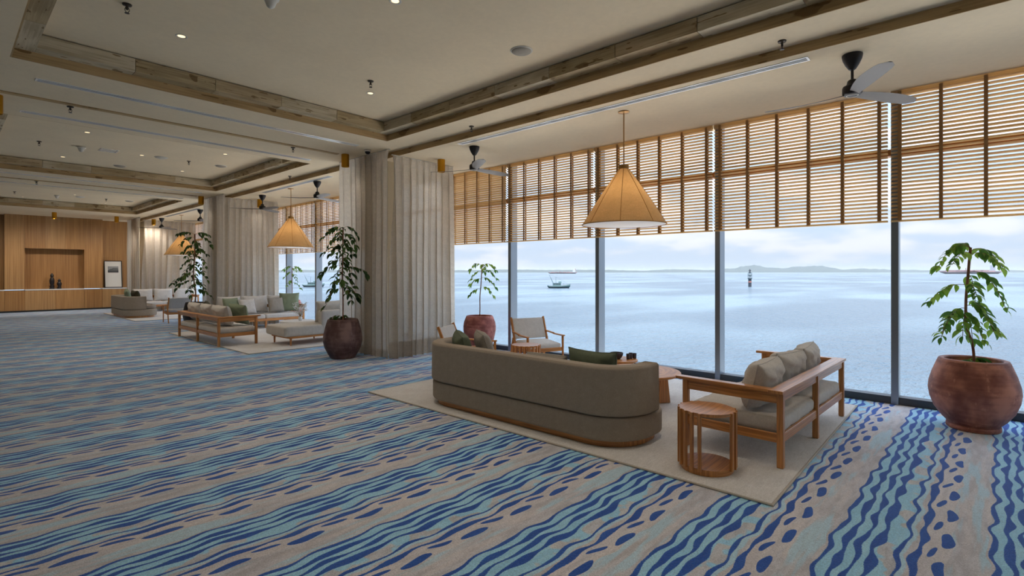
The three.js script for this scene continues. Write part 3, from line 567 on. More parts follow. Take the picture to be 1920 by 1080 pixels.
// ---------------------------------------------------------------- rugs
function rug(label, x0, x1, z0, z1) {
  const t = thing('rug', label, 'rug', [(x0 + x1) / 2, 0, (z0 + z1) / 2]), w = x1 - x0, d = z1 - z0;
  part(t, 'pile', rbox(w - 0.03, 0.016, d - 0.03, 0.004, 0), M.rug, [0, 0.008, 0]);
  for (const s of [-1, 1]) { part(t, 'binding', bar([-w / 2, 0.008, s * (d / 2 - 0.008)], [w / 2, 0.008, s * (d / 2 - 0.008)], 0.009, 0.009, 8), M.rugEdge); part(t, 'binding', bar([s * (w / 2 - 0.008), 0.008, -d / 2], [s * (w / 2 - 0.008), 0.008, d / 2], 0.009, 0.009, 8), M.rugEdge); }
}
rug('large beige rug under the curved sofa and near wooden sofa', 3.78, 7.28, -5.95, -1.0);
rug('beige rug under the middle lounge sofas', 3.98, 7.3, -15.6, -10.4);
rug('beige rug under the far lounge sofas', 4.2, 7.3, -24.9, -20.1);
const RUG = 0.017;

// ---------------------------------------------------------------- furniture
const local = (t, x, y, z) => { t.updateMatrixWorld(true); return t.localToWorld(V3(x, y, z)); };
function loose(name, geo, mat, label, cat, on, [x, y, z], [rx, ry, rz], group) {       // a cushion laid on a sofa
  const p = local(on, x, y, z), m = solo(name, geo, mat, label, cat, [p.x, p.y, p.z], null, group);
  m.rotation.order = 'YXZ'; m.rotation.set(rx, on.rotation.y + ry, rz); return m;
}
function woodSofa(label, len, depth, pos, turn) {
  const t = thing('wooden_sofa', label, 'sofa', pos, turn), hx = len / 2, hz = depth / 2, A = 0.63, w = M.wood;
  const leg = rbox(0.05, A - 0.02, 0.05, 0.006, 1);
  for (const s of [-1, 1]) for (const z of [-hz + 0.03, hz - 0.03]) part(t, 'leg', leg, w, [s * (hx - 0.03), (A - 0.02) / 2, z]);
  part(t, 'leg', leg, w, [0, (A - 0.02) / 2, -hz + 0.03]);
  part(t, 'leg', rbox(0.05, 0.21, 0.05, 0.006, 1), w, [0, 0.105, hz - 0.03]);
  part(t, 'back_rail', rbox(len + 0.06, 0.028, 0.115, 0.006, 0), w, [0, A - 0.014, -hz + 0.055]);
  part(t, 'back_rail', rbox(len - 0.1, 0.07, 0.028, 0.005, 0), w, [0, A - 0.06, -hz + 0.03]);
  for (const s of [-1, 1]) {
    part(t, 'armrest', rbox(0.085, 0.028, depth - 0.04, 0.006, 2), w, [s * (hx - 0.03), A - 0.014, 0.075]);
    part(t, 'arm_rail', rbox(0.028, 0.085, depth - 0.09, 0.005, 2), w, [s * (hx - 0.03), A - 0.07, 0]);
    part(t, 'seat_rail', rbox(0.028, 0.075, depth - 0.1, 0.005, 2), w, [s * (hx - 0.035), 0.235, 0]);
  }
  for (const z of [-hz + 0.03, hz - 0.03]) part(t, 'seat_rail', rbox(len - 0.09, 0.075, 0.028, 0.005, 0), w, [0, 0.235, z]);
  for (let i = 0; i < 7; i++) part(t, 'seat_slat', rbox(0.06, 0.018, depth - 0.08, 0.003, 2), w, [-hx + 0.2 + i * (len - 0.4) / 6, 0.248, 0]);
  const cw = (len - 0.13) / 2;
  for (const s of [-1, 1]) part(t, 'seat_cushion', softBox(cw - 0.006, 0.135, depth - 0.05, 0.05, { bulge: 0.016, wrinkle: 0.008, ph: s * 3 + pos[0] }), turn === 0 ? M.white : M.linen, [s * (cw / 2), 0.32, 0.01]);
  return t;
}
// near wooden sofa
const s1 = woodSofa('wooden frame sofa with beige cushions beside the slatted side table', 2.15, 0.86, [5.59, RUG, -1.50], Math.PI - 0.04);
loose('back_cushion', pillow(0.62, 0.40, 0.25, { ph: 2, wrinkle: 0.025 }), M.linen, 'beige back cushion on wooden sofa, beside the slatted side table', 'cushion', s1, [0.67, 0.605, -0.14], [-0.24, 0.05, 0.0], 'beige back cushions of the near wooden sofa');
loose('back_cushion', pillow(0.6, 0.40, 0.24, { ph: 5, wrinkle: 0.03 }), M.linen, 'beige back cushion in the middle of the wooden sofa by the windows', 'cushion', s1, [0.03, 0.61, -0.135], [-0.26, -0.12, 0.03], 'beige back cushions of the near wooden sofa');
loose('back_cushion', pillow(0.58, 0.40, 0.24, { ph: 8, wrinkle: 0.03 }), M.linen, 'beige back cushion at the window end of the wooden sofa', 'cushion', s1, [-0.62, 0.61, -0.135], [-0.26, 0.1, -0.03], 'beige back cushions of the near wooden sofa');
// middle lounge
const s2 = woodSofa('wooden frame sofa with beige cushions, its back to the carpet aisle', 2.72, 0.82, [4.3, RUG, -13.15], Math.PI / 2);
[[0.86, 0.03], [0.03, -0.03], [-0.8, 0.03]].forEach(([x, r], i) => loose('back_cushion', pillow(0.78, 0.44, 0.24, { ph: 11 + i, wrinkle: 0.025 }), M.linen, 'beige back cushion of the aisle-side wooden sofa, ' + ['beside the green cushion at its near end', 'middle of the row', 'at the far end by the leafy tree'][i], 'cushion', s2, [x, 0.63, -0.13], [-0.24, r, 0], 'back cushions of the aisle-side sofa'));
loose('throw_pillow', pillow(0.5, 0.46, 0.18, { ph: 15 }), M.olive, 'dark olive pillow at the near end of the aisle-side sofa', 'pillow', s2, [0.98, 0.64, 0.15], [-0.3, -0.35, 0.02], 'throw pillows of the middle lounge');
loose('throw_pillow', pillow(0.5, 0.46, 0.18, { ph: 16 }), M.sage, 'sage green pillow at the far end of the aisle-side sofa', 'pillow', s2, [-0.98, 0.65, 0.15], [-0.3, 0.35, 0.1], 'throw pillows of the middle lounge');
const s2b = woodSofa('wooden frame sofa with white cushions in front of the middle curtain', 2.25, 0.85, [6.15, RUG, -15.25], 0);
loose('back_cushion', pillow(0.7, 0.5, 0.22, { ph: 21 }), M.white, 'white back cushion in the middle of the curtain-side sofa', 'cushion', s2b, [-0.08, 0.655, -0.155], [-0.22, 0, 0], 'white back cushions of the middle lounge');
loose('back_cushion', pillow(0.6, 0.5, 0.22, { ph: 22 }), M.white, 'white back cushion behind the grey pillow of the curtain-side sofa', 'cushion', s2b, [0.58, 0.655, -0.155], [-0.22, 0, 0], 'white back cushions of the middle lounge');
loose('back_cushion', pillow(0.6, 0.5, 0.22, { ph: 23 }), M.white, 'white back cushion at the aisle end of the curtain-side sofa', 'cushion', s2b, [-0.76, 0.655, -0.155], [-0.22, 0, 0], 'white back cushions of the middle lounge');
loose('throw_pillow', pillow(0.55, 0.55, 0.18, { ph: 24 }), M.sage, 'large sage green pillow against the arm by the window', 'pillow', s2b, [0.78, 0.69, 0.14], [-0.2, -0.45, 0], 'throw pillows of the middle lounge');
loose('throw_pillow', pillow(0.46, 0.42, 0.16, { ph: 25 }), M.grey, 'taupe pillow in front of the white cushion by the window', 'pillow', s2b, [0.36, 0.63, 0.2], [-0.3, 0.1, 0], 'throw pillows of the middle lounge');
loose('throw_pillow', pillow(0.46, 0.46, 0.16, { ph: 26 }), M.sage, 'sage green pillow at the aisle end of the curtain-side sofa', 'pillow', s2b, [-0.82, 0.645, 0.15], [-0.3, 0.3, 0], 'throw pillows of the middle lounge');
loose('throw_pillow', pillow(0.44, 0.42, 0.16, { ph: 27 }), M.white, 'pale grey pillow beside the sage pillow of the curtain-side sofa', 'pillow', s2b, [-0.42, 0.625, 0.2], [-0.35, 0.15, 0], 'throw pillows of the middle lounge');
const s3 = woodSofa('wooden frame sofa with white cushions in front of the far curtain', 2.3, 0.85, [6.15, RUG, -24.7], 0);
[-0.7, 0, 0.7].forEach((x, i) => loose('back_cushion', pillow(0.68, 0.5, 0.22, { ph: 31 + i }), M.white, 'white back cushion of the far lounge sofa, ' + ['nearest the timber wall print', 'in the middle', 'nearest the window'][i], 'cushion', s3, [x, 0.655, -0.155], [-0.22, 0, 0], 'white back cushions of the far lounge'));

// curved sofas
function outline(L, D, r, n = 12) {              // rounded rectangle, counter-clockwise from the front right corner, [x, z, nx, nz]
  const o = [], cs = [[L / 2 - r, D / 2 - r * 0.75, 0], [L / 2 - r, -D / 2 + r, -Math.PI / 2], [-L / 2 + r, -D / 2 + r, Math.PI], [-L / 2 + r, D / 2 - r * 0.75, Math.PI / 2]];
  const corner = (cx, cz, a0, a1, rz = r) => { for (let i = 0; i <= n; i++) { const a = lerp(a0, a1, i / n); o.push([cx + r * Math.cos(a), cz + rz * Math.sin(a), Math.cos(a), Math.sin(a)]); } };
  corner(cs[0][0], cs[0][1], Math.PI / 2, 0, r * 0.75); corner(cs[1][0], cs[1][1], 0, -Math.PI / 2); corner(cs[2][0], cs[2][1], -Math.PI / 2, -Math.PI); corner(cs[3][0], cs[3][1], Math.PI, Math.PI / 2, r * 0.75);
  return o;
}
function skin(path, prof, closed) {              // profile [[offset outwards, y]...] swept along an outline, ends capped by fans
  const n = path.length, m = prof.length, pos = [], ix = [];
  for (const [x, z, nx, nz] of path) for (const [o, y] of prof) pos.push(x + nx * o, y, z + nz * o);
  const N = closed ? n : n - 1;
  for (let i = 0; i < N; i++) for (let j = 0; j + 1 < m; j++) { const a = i * m + j, b = ((i + 1) % n) * m + j; ix.push(a, a + 1, b, b, a + 1, b + 1); }
  const g = new THREE.BufferGeometry(); g.setAttribute('position', new THREE.Float32BufferAttribute(pos, 3)); g.setIndex(ix); return g;
}
function solidOutline(path, prof) {               // profile must start at offset 0 bottom and end at offset 0 top: filled top and bottom
  const g = skin(path, prof, true), n = path.length, m = prof.length, pos = Array.from(g.attributes.position.array), ix = Array.from(g.index.array);
  const cap = (j, flip) => { const c = pos.length / 3; let x = 0, y = 0, z = 0; for (let i = 0; i < n; i++) { x += pos[(i * m + j) * 3]; y += pos[(i * m + j) * 3 + 1]; z += pos[(i * m + j) * 3 + 2]; } pos.push(x / n, y / n, z / n); for (let i = 0; i < n; i++) { const a = i * m + j, b = ((i + 1) % n) * m + j; flip ? ix.push(c, b, a) : ix.push(c, a, b); } };
  cap(0, true); cap(m - 1, false);
  const r = new THREE.BufferGeometry(); r.setAttribute('position', new THREE.Float32BufferAttribute(pos, 3)); r.setIndex(ix); r.computeVertexNormals(); return metric(r, 0);
}
function roundProf(o0, o1, y0, y1, r, n = 5) { const p = [[o0, y0], [o1 - r, y0]]; for (let i = 0; i <= n; i++) { const a = -Math.PI / 2 + i / n * Math.PI / 2; p.push([o1 - r + r * Math.cos(a), y0 + r + r * Math.sin(a)]); } for (let i = 0; i <= n; i++) { const a = i / n * Math.PI / 2; p.push([o1 - r + r * Math.cos(a), y1 - r + r * Math.sin(a)]); } p.push([o0, y1]); return p; }
function curvedSofa(label, L, D, pos, turn) {
  const t = thing('curved_sofa', label, 'sofa', pos, turn), path = outline(L - 0.04, D, 0.45);
  part(t, 'plinth', solidOutline(outline(L - 0.16, D - 0.12, 0.40), roundProf(-0.1, 0, 0, 0.062, 0.006)), M.wood);
  part(t, 'seat_base', solidOutline(path, roundProf(-0.15, 0, 0.062, 0.285, 0.03)), M.sofa);
  part(t, 'seat_cushion', solidOutline(outline(L - 0.34, D - 0.14, 0.37), roundProf(-0.15, 0, 0.28, 0.43, 0.055)).translate(0, 0, 0.07), M.sofa);
  // back shell wraps the back and the ends
  const o = outline(L - 0.04, D, 0.45).filter((q) => q[1] < D / 2 - 0.5);
  const cut = [], front = 0.10; cut.push([L / 2 - 0.02, front, 1, 0]); cut.push(...o.filter((q) => q[1] < front - 0.02)); cut.push([-L / 2 + 0.02, front, -1, 0]);
  const y0 = 0.29, y1 = 0.735, T = 0.17, prof = [];
  const rim = (c, s, a0, a1, r, n = 6) => { for (let i = 0; i <= n; i++) { const a = lerp(a0, a1, i / n); prof.push([c + r * Math.cos(a), s + r * Math.sin(a)]); } };
  rim(0.015 - 0.025, y0 + 0.025, -Math.PI / 2, 0, 0.025); rim(0.01 - 0.03, y1 - 0.03, 0, Math.PI / 2, 0.03); rim(-T + 0.05, y1 - 0.05, Math.PI / 2, Math.PI, 0.05); rim(-T + 0.03, y0 + 0.03, Math.PI, Math.PI * 1.5, 0.03); prof.push(prof[0].slice());
  const g = skin(cut, prof, false), m = prof.length, ix = Array.from(g.index.array), ps = Array.from(g.attributes.position.array);
  for (const [i, flip] of [[0, false], [cut.length - 1, true]]) { const c = ps.length / 3; ps.push(cut[i][0] + cut[i][2] * -T / 2, (y0 + y1) / 2, cut[i][1] + 0.035); for (let j = 0; j + 1 < m; j++) flip ? ix.push(c, i * m + j + 1, i * m + j) : ix.push(c, i * m + j, i * m + j + 1); }
  const G = new THREE.BufferGeometry(); G.setAttribute('position', new THREE.Float32BufferAttribute(ps, 3)); G.setIndex(ix); G.computeVertexNormals();
  const shell = part(t, 'back_shell', metric(G, 0), M.sofa);
  part(shell, 'piping', tube(cut.map(([x, z, nx, nz]) => [x - nx * 0.012, y1 - 0.006, z - nz * 0.012]), 0.006, 80, 6), M.sofa);
  return t;
}
const c1 = curvedSofa('long curved beige sofa seen from behind on the near rug', 2.92, 0.93, [4.38, RUG, -3.62], Math.PI / 2);
loose('throw_pillow', pillow(0.46, 0.39, 0.2, { ph: 41 }), M.green, 'plump green pillow at the armchair end of the curved sofa', 'pillow', c1, [1.0, 0.65, -0.12], [-0.25, -0.6, 0.1], 'pillows of the near curved sofa');
loose('throw_pillow', pillow(0.44, 0.4, 0.18, { ph: 42 }), M.grey, 'taupe pillow beside the green one at the armchair end of the curved sofa', 'pillow', c1, [0.84, 0.655, 0.1], [-0.35, -0.6, 0.05], 'pillows of the near curved sofa');
loose('throw_pillow', pillow(0.56, 0.36, 0.18, { ph: 43, sag: 0.01 }), M.green, 'wide dark green pillow above the back of the curved sofa, beside the coffee table', 'pillow', c1, [-0.84, 0.64, -0.07], [-0.15, 0.0, 0.0], 'pillows of the near curved sofa');
loose('throw_pillow', pillow(0.5, 0.27, 0.16, { ph: 44 }), M.grey, 'low taupe pillow next to the wide green pillow on the curved sofa', 'pillow', c1, [-0.3, 0.595, -0.1], [-0.3, 0.1, 0], 'pillows of the near curved sofa');
const c3 = curvedSofa('curved beige sofa seen from behind in the far lounge', 2.55, 1.0, [4.68, RUG, -22.6], Math.PI / 2);
loose('throw_pillow', pillow(0.46, 0.42, 0.18, { ph: 45 }), M.sage, 'sage pillow on the far curved sofa', 'pillow', c3, [0.6, 0.725, -0.06], [-0.2, -0.2, 0.2], 'pillows of the far curved sofa');
loose('throw_pillow', pillow(0.56, 0.42, 0.18, { ph: 46 }), M.olive, 'dark olive pillow on the far curved sofa', 'pillow', c3, [-0.3, 0.71, 0.0], [-0.2, 0.1, 0], 'pillows of the far curved sofa');

// chaise sofa of the middle lounge, its back towards the aisle
{
  const t = thing('chaise_sofa', 'beige chaise sofa on wooden base beside the brown clay pot', 'sofa', [5.95, RUG, -11.27], 0), L = 2.2, D = 0.95;
  for (const [x, z] of [[-0.93, 0.4], [-0.93, -0.4], [0, 0.4], [0, -0.4], [0.98, 0.4], [0.98, -0.4]]) part(t, 'leg', bar([x, 0, z], [x, 0.15, z], 0.016, 0.024, 12), M.wood);
  part(t, 'base_frame', rbox(L - 0.16, 0.045, D - 0.06, 0.008, 0), M.woodLight, [0.04, 0.172, 0]);
  part(t, 'seat_cushion', softBox(L, 0.22, D, 0.05, { bulge: 0.02, wrinkle: 0.004, ph: 51, n: 26 }), M.linen, [0, 0.305, 0]);
  part(t, 'backrest', softBox(L / 2 + 0.27, 0.52, 0.2, 0.04, { bulge: 0.0, wrinkle: 0.004, ph: 53, n: 20 }), M.linen, [L / 2 - (L / 2 + 0.27) / 2 + 0.005, 0.46, D / 2 - 0.095]);
  loose('back_cushion', pillow(0.8, 0.48, 0.2, { ph: 54 }), M.linen, 'beige back cushion standing behind the chaise backrest', 'cushion', t, [0.16, 0.685, 0.14], [0.15, 0, 0.02], null);
}
// armchairs
function armchair(label, pos, turn) {
  const t = thing('armchair', label, 'armchair', pos, turn, 'wood and linen armchairs'), w = M.woodLight, hw = 0.31;
  for (const s of [-1, 1]) {
    part(t, 'back_post', beam([s * hw, 0.30, -0.19], [s * hw, 0.80, -0.39], 0.028, 0.042), w);
    part(t, 'leg', beam([s * (hw + 0.012), 0.008, -0.42], [s * (hw + 0.012), 0.47, -0.26], 0.028, 0.036), w);
    part(t, 'leg', bar([s * (hw + 0.012), 0, 0.29], [s * (hw + 0.012), 0.525, 0.28], 0.014, 0.02, 12), w);
    part(t, 'armrest', merged([rbox(0.05, 0.022, 0.34, 0.01, 2).translate(s * (hw + 0.02), 0.537, 0.14), beam([s * (hw + 0.015), 0.545, -0.02], [s * (hw + 0.005), 0.565, -0.31], 0.036, 0.024, 0.008)]), w);
    part(t, 'seat_rail', beam([s * hw, 0.315, 0.28], [s * hw, 0.29, -0.27], 0.026, 0.06), w);
  }
  part(t, 'seat_rail', rbox(2 * hw, 0.065, 0.026, 0.008, 0), w, [0, 0.315, 0.275]); part(t, 'seat_rail', rbox(2 * hw, 0.05, 0.026, 0.008, 0), w, [0, 0.29, -0.25]);
  part(t, 'seat', softBox(2 * hw - 0.035, 0.075, 0.56, 0.035, { bulge: 0.028, wrinkle: 0.001, ph: 61 }), M.white, [0, 0.385, 0.02], [0.04, 0, 0]);
  part(t, 'backrest', softBox(2 * hw - 0.03, 0.36, 0.035, 0.016, { bulge: 0, wrinkle: 0.002, ph: 63 }), M.white, [0, 0.615, -0.318], [-0.38, 0, 0]);
  return t;
}
armchair('wooden armchair with white linen seat in front of the window, beside the slatted table', [6.67, RUG, -5.40], -0.41);
armchair('wooden armchair partly hidden behind the curved sofa, beside the pale curtain', [5.2, RUG, -5.47], 0.5);
armchair('wooden armchair seen from behind at the edge of the far rug', [5.06, 0.0, -18.9], Math.PI - 0.05);

// slatted round side tables
function slatTable(label, pos, angles, turn) {
  const t = thing('side_table', label, 'side table', pos, turn, 'round slatted side tables'), R = 0.212, H = 0.485;
  part(t, 'table_top', metric(new THREE.CylinderGeometry(R, R, 0.024, 48), 0), M.wood, [0, H - 0.012, 0]);
  part(t, 'base', metric(new THREE.CylinderGeometry(R - 0.006, R - 0.012, 0.05, 48), 0), M.wood, [0, 0.025, 0]);
  const g = rbox(0.024, H - 0.032, 0.026, 0.004, 1);
  for (const a of angles) part(t, 'slat', g, M.wood, [Math.sin(a) * (R + 0.002), 0.032 + (H - 0.032) / 2 + 0.001, Math.cos(a) * (R + 0.002)], [0, a, 0]);
}
const D2R = Math.PI / 180, toEye = Math.atan2(-4.14, 1.59);
slatTable('round slatted wooden side table beside the near wooden sofa', [4.14, RUG, -1.59], [-14, -31, -48, -65, -82, -99, -116, -146, -163, 58, 74, 90, 106].map((a) => a * D2R + toEye), 0);
slatTable('round slatted wooden side table between the two armchairs', [5.92, RUG, -5.02], Array.from({ length: 19 }, (_, i) => i * TAU / 19), 0);

// coffee tables
function coffeeTable(label, x, z, R, H, legs, y = RUG, top = M.woodLight) {
  const t = thing('coffee_table', label, 'coffee table', [x, y, z], 0);
  part(t, 'table_top', lathe([[0, H - 0.032], [R - 0.02, H - 0.032], [R - 0.004, H - 0.022], [R, H - 0.012], [R - 0.006, H - 0.002], [R - 0.015, H], [0, H]], 64), top);
  for (const a of legs) {
    const g = new THREE.Shape(); g.moveTo(-0.075, 0); g.lineTo(0.075, 0); g.quadraticCurveTo(0.05, H * 0.6, 0.03, H - 0.03); g.lineTo(-0.03, H - 0.03); g.quadraticCurveTo(-0.05, H * 0.6, -0.075, 0);
    const e = new THREE.ExtrudeGeometry(g, { depth: 0.07, bevelEnabled: true, bevelSize: 0.006, bevelThickness: 0.006, bevelSegments: 2 }); e.translate(0, 0.007, -0.035);
    part(t, 'leg', metric(e, 1), M.wood, [Math.sin(a) * R * 0.62, 0.0, Math.cos(a) * R * 0.62], [0, a + Math.PI / 2, 0]);
  }
  return t;
}
coffeeTable('low round wooden coffee table between curved sofa and wooden sofa', 5.62, -2.95, 0.46, 0.4, [0.95, 3.1, 5.2]);
coffeeTable('smaller round wooden coffee table behind the curved sofa, holding dark bowl', 6.25, -3.62, 0.26, 0.385, [0.4, 2.5, 4.6]);
coffeeTable('low round coffee table of the middle lounge, holding white dried flowers', 6.05, -12.75, 0.42, 0.35, [0.4, 2.5, 4.6], RUG, M.white);
const bowlM = std({ color: '#4a4346', roughness: 0.5 });
solo('bowl', lathe([[0, 0.006], [0.045, 0.004], [0.045, 0], [0.06, 0.012], [0.085, 0.05], [0.09, 0.085], [0.085, 0.087], [0.078, 0.05], [0.05, 0.02], [0, 0.016]], 32), bowlM, 'dark ceramic bowl on the coffee table behind green pillow', 'bowl', [6.23, RUG + 0.385, -3.64]);
for (const [x, z, l, h] of [[6.30, -3.50, 'dark cup standing alone beside the dark bowl', 0.075], [6.37, -3.50, 'dark cup next to the smallest cup, right of the bowl', 0.08], [6.42, -3.47, 'smallest dark cup, farthest from the bowl', 0.072]]) solo('cup', lathe([[0, 0.004], [0.02, 0], [0.026, 0.01], [0.028, h], [0.024, h], [0.022, 0.012], [0, 0.01]], 20), bowlM, l, 'cup', [x, RUG + 0.385, z], null, 'dark cups beside the bowl');
{ // white dried flowers in a small vase
  const t = thing('dried_flowers', 'bunch of white dried flowers in a small white vase on coffee table', 'flowers', [6.12, RUG + 0.35, -12.72]);
  part(t, 'vase', lathe([[0, 0.004], [0.035, 0], [0.05, 0.03], [0.05, 0.07], [0.03, 0.1], [0.026, 0.1], [0.045, 0.06], [0, 0.012]], 24), M.marble);
  const st = [], bl = []; const bud = new THREE.IcosahedronGeometry(0.009, 0);
  for (let i = 0; i < 46; i++) { const a = rr(0, TAU), r = rr(0.05, 0.17), y = rr(0.18, 0.44), p = [Math.cos(a) * r, y, Math.sin(a) * r]; st.push(tube([[0, 0.06, 0], [p[0] * 0.4, y * 0.6, p[2] * 0.4], p], 0.0018, 6, 4)); for (let k = 0; k < 7; k++) bl.push(bud.clone().translate(p[0] + rr(-0.035, 0.035), p[1] + rr(-0.035, 0.03), p[2] + rr(-0.035, 0.035))); }
  part(t, 'stems', merged(st), M.cord); const b = part(t, 'blossom', merged(bl), M.marble); b.userData.kind = 'stuff';
}

// ---------------------------------------------------------------- planters
function leafGeo(L, W) {
  const pts = [[0, 0], [0.12, 0.30], [0.3, 0.48], [0.5, 0.5], [0.7, 0.38], [0.86, 0.18], [1, 0]], pos = [], ix = [];
  pts.forEach(([t, w], i) => { const y = -0.10 * L * Math.sin(t * Math.PI) * -1 - 0.16 * L * t * t; pos.push(-w * W, y + 0.12 * w * W, t * L, 0, y, t * L, w * W, y + 0.12 * w * W, t * L); if (i) { const a = (i - 1) * 3, b = i * 3; ix.push(a, b, a + 1, a + 1, b, b + 1, a + 1, b + 1, a + 2, a + 2, b + 1, b + 2); } });
  const g = new THREE.BufferGeometry(); g.setAttribute('position', new THREE.Float32BufferAttribute(pos, 3)); g.setIndex(ix); g.computeVertexNormals(); return metric(g, 2);
}
const leafGs = [leafGeo(0.13, 0.058), leafGeo(0.112, 0.05), leafGeo(0.092, 0.043)];
function potGeo(pr) { return lathe(pr, 56); }
// fronds: [height along the trunk 0..1, azimuth in degrees, length, rise, droop, leaf pairs]
function planter(label, pos, potPts, potMat, trunk, fronds, leafMats, size = 1, soilY, soilR, trunkR = 0.016) {
  const t = thing('potted_tree', label, 'potted plant', pos);
  part(t, 'pot', potGeo(potPts), potMat);
  part(t, 'soil', new THREE.CircleGeometry(soilR, 28).rotateX(-Math.PI / 2), M.soil, [0, soilY, 0]);
  const curve = new THREE.CatmullRomCurve3(trunk.map((p) => V3(...p)));
  part(t, 'trunk', new THREE.TubeGeometry(curve, 24, trunkR, 8), M.bark);
  for (const [h, az, len, rise, droop, pairs] of fronds) {
    const o = curve.getPoint(h), a = az * D2R, dir = V3(Math.cos(a) * 0.667 + Math.sin(a) * 0.745, 0, Math.cos(a) * 0.745 - Math.sin(a) * 0.667), pt = (k) => V3(o.x + dir.x * len * k, o.y + rise * Math.sin(k * Math.PI * 0.6) - droop * k * k, o.z + dir.z * len * k);
    const f = part(t, 'branch', new THREE.TubeGeometry(new THREE.CatmullRomCurve3([0, 0.25, 0.5, 0.75, 1].map(pt)), 10, 0.0032 * size, 5), M.bark);
    const side = V3(-dir.z, 0, dir.x);
    for (let i = 0; i < pairs * 2 + 1; i++) {
      const end = i === pairs * 2, k = end ? 1 : lerp(0.28, 0.97, Math.floor(i / 2) / Math.max(1, pairs - 1)), s = end ? 0 : i % 2 ? 1 : -1, p = pt(k);
      const m = part(f, 'leaf', leafGs[Math.floor(rnd() * 3)], leafMats[Math.floor(rnd() * leafMats.length)]);
      m.position.copy(p); m.scale.setScalar(size * rr(0.75, 1.2));
      const to = dir.clone().multiplyScalar(rr(0.3, 0.8)).addScaledVector(side, s * rr(0.5, 1)).add(V3(rr(-0.15, 0.15), rr(-1.15, -0.35), rr(-0.15, 0.15)));
      m.lookAt(p.clone().add(to).add(V3(...pos))); m.rotateZ(rr(-0.6, 0.6));
    }
  }
  return t;
}
const potWide = [[0, 0.0], [0.205, 0.0], [0.216, 0.012], [0.216, 0.045], [0.208, 0.058], [0.255, 0.11], [0.315, 0.20], [0.352, 0.31], [0.362, 0.39], [0.356, 0.46], [0.33, 0.56], [0.298, 0.65], [0.282, 0.692], [0.274, 0.708], [0.255, 0.714], [0.232, 0.708], [0.226, 0.69], [0.238, 0.62], [0, 0.6]];
planter('wide red clay pot with young green tree beside the window', [7.05, 0, 0.02], potWide, M.clayRed,
  [[0, 0.6, 0], [0.012, 0.72, 0.006], [-0.005, 0.86, -0.006], [-0.045, 1.05, -0.05], [-0.05, 1.3, -0.055], [-0.03, 1.55, -0.04], [-0.015, 1.85, -0.02]],
  [[1, 175, 0.31, 0.10, 0.30, 9], [0.98, 10, 0.39, 0.10, 0.26, 11], [0.97, 200, 0.28, 0.04, 0.16, 8], [1, 90, 0.20, 0.10, 0.12, 7], [0.96, -60, 0.20, 0.06, 0.14, 7], [0.86, -10, 0.34, 0.08, 0.46, 11], [0.84, 35, 0.25, 0.06, 0.34, 8], [0.78, 165, 0.33, 0.04, 0.22, 8], [0.78, 250, 0.20, 0.05, 0.16, 7],
    [0.66, 5, 0.31, 0.06, 0.36, 11], [0.64, -50, 0.22, 0.04, 0.3, 9], [0.62, 190, 0.30, 0.05, 0.34, 8], [0.6, 120, 0.20, 0.04, 0.28, 8], [0.6, 220, 0.16, 0.02, 0.26, 8], [0.6, 30, 0.17, 0.03, 0.34, 8], [0.58, 300, 0.14, 0.02, 0.28, 7], [0.13, 20, 0.14, 0.06, 0.1, 7], [0.11, 190, 0.08, 0.04, 0.05, 6]],
  M.leaf, 0.92, 0.625, 0.235, 0.012);
const potTall = [[0, 0], [0.2, 0], [0.215, 0.012], [0.25, 0.1], [0.295, 0.25], [0.328, 0.42], [0.33, 0.5], [0.318, 0.58], [0.285, 0.67], [0.268, 0.71], [0.255, 0.718], [0.236, 0.712], [0.235, 0.66], [0, 0.63]];
planter('pinkish clay pot with small tree beside the near curtain end', [7.3, 0, -7.42], potTall, M.clayPink,
  [[0, 0.63, 0], [0.01, 0.85, 0], [0.0, 1.1, 0.01], [0.02, 1.35, 0.02], [0.03, 1.6, 0.03], [0.035, 1.72, 0.03]],
  [[1, 160, 0.24, 0.12, 0.18, 4], [1, 10, 0.28, 0.12, 0.2, 5], [0.98, 80, 0.2, 0.1, 0.12, 4], [0.95, -70, 0.2, 0.08, 0.16, 4], [0.85, 20, 0.3, 0.06, 0.22, 5], [0.82, 190, 0.2, 0.04, 0.2, 4], [0.7, -10, 0.28, 0.05, 0.24, 5], [0.68, 170, 0.2, 0.04, 0.14, 4], [0.55, 5, 0.24, 0.06, 0.22, 4], [0.52, 185, 0.22, 0.04, 0.16, 4]],
  M.leaf, 0.95, 0.66, 0.24, 0.01);
const tallFronds = (n, h0, h1, len, seedTurn) => Array.from({ length: n }, (_, i) => { const k = i / (n - 1); return [lerp(h0, h1, k), seedTurn + i * 137.5, len * (0.75 + 0.5 * rnd()), rr(0.05, 0.12), rr(0.2, 0.42), 5]; });
const potRound = [[0, 0], [0.21, 0], [0.225, 0.012], [0.27, 0.09], [0.325, 0.2], [0.352, 0.32], [0.35, 0.4], [0.325, 0.53], [0.29, 0.66], [0.272, 0.715], [0.26, 0.725], [0.24, 0.718], [0.24, 0.66], [0, 0.63]];
planter('round dark brown clay pot with drooping leafy tree before the near column curtain', [5.02, 0, -8.74], potRound, M.clayDark,
  [[0, 0.6, 0], [0.01, 1.0, -0.01], [-0.01, 1.5, 0.01], [0.0, 2.0, 0], [0.005, 2.42, 0]],
  [[1, 180, 0.34, 0.1, 0.26, 5], [1, 0, 0.26, 0.1, 0.24, 5], [0.6, 180, 0.42, 0.08, 0.24, 5], [0.58, 0, 0.46, 0.1, 0.2, 6], ...tallFronds(21, 0.36, 0.99, 0.27, 40), [0.1, 190, 0.2, 0.06, 0.06, 3], [0.1, 100, 0.12, 0.05, 0.04, 2]],
  M.leafDark, 1.15, 0.66, 0.24, 0.012);
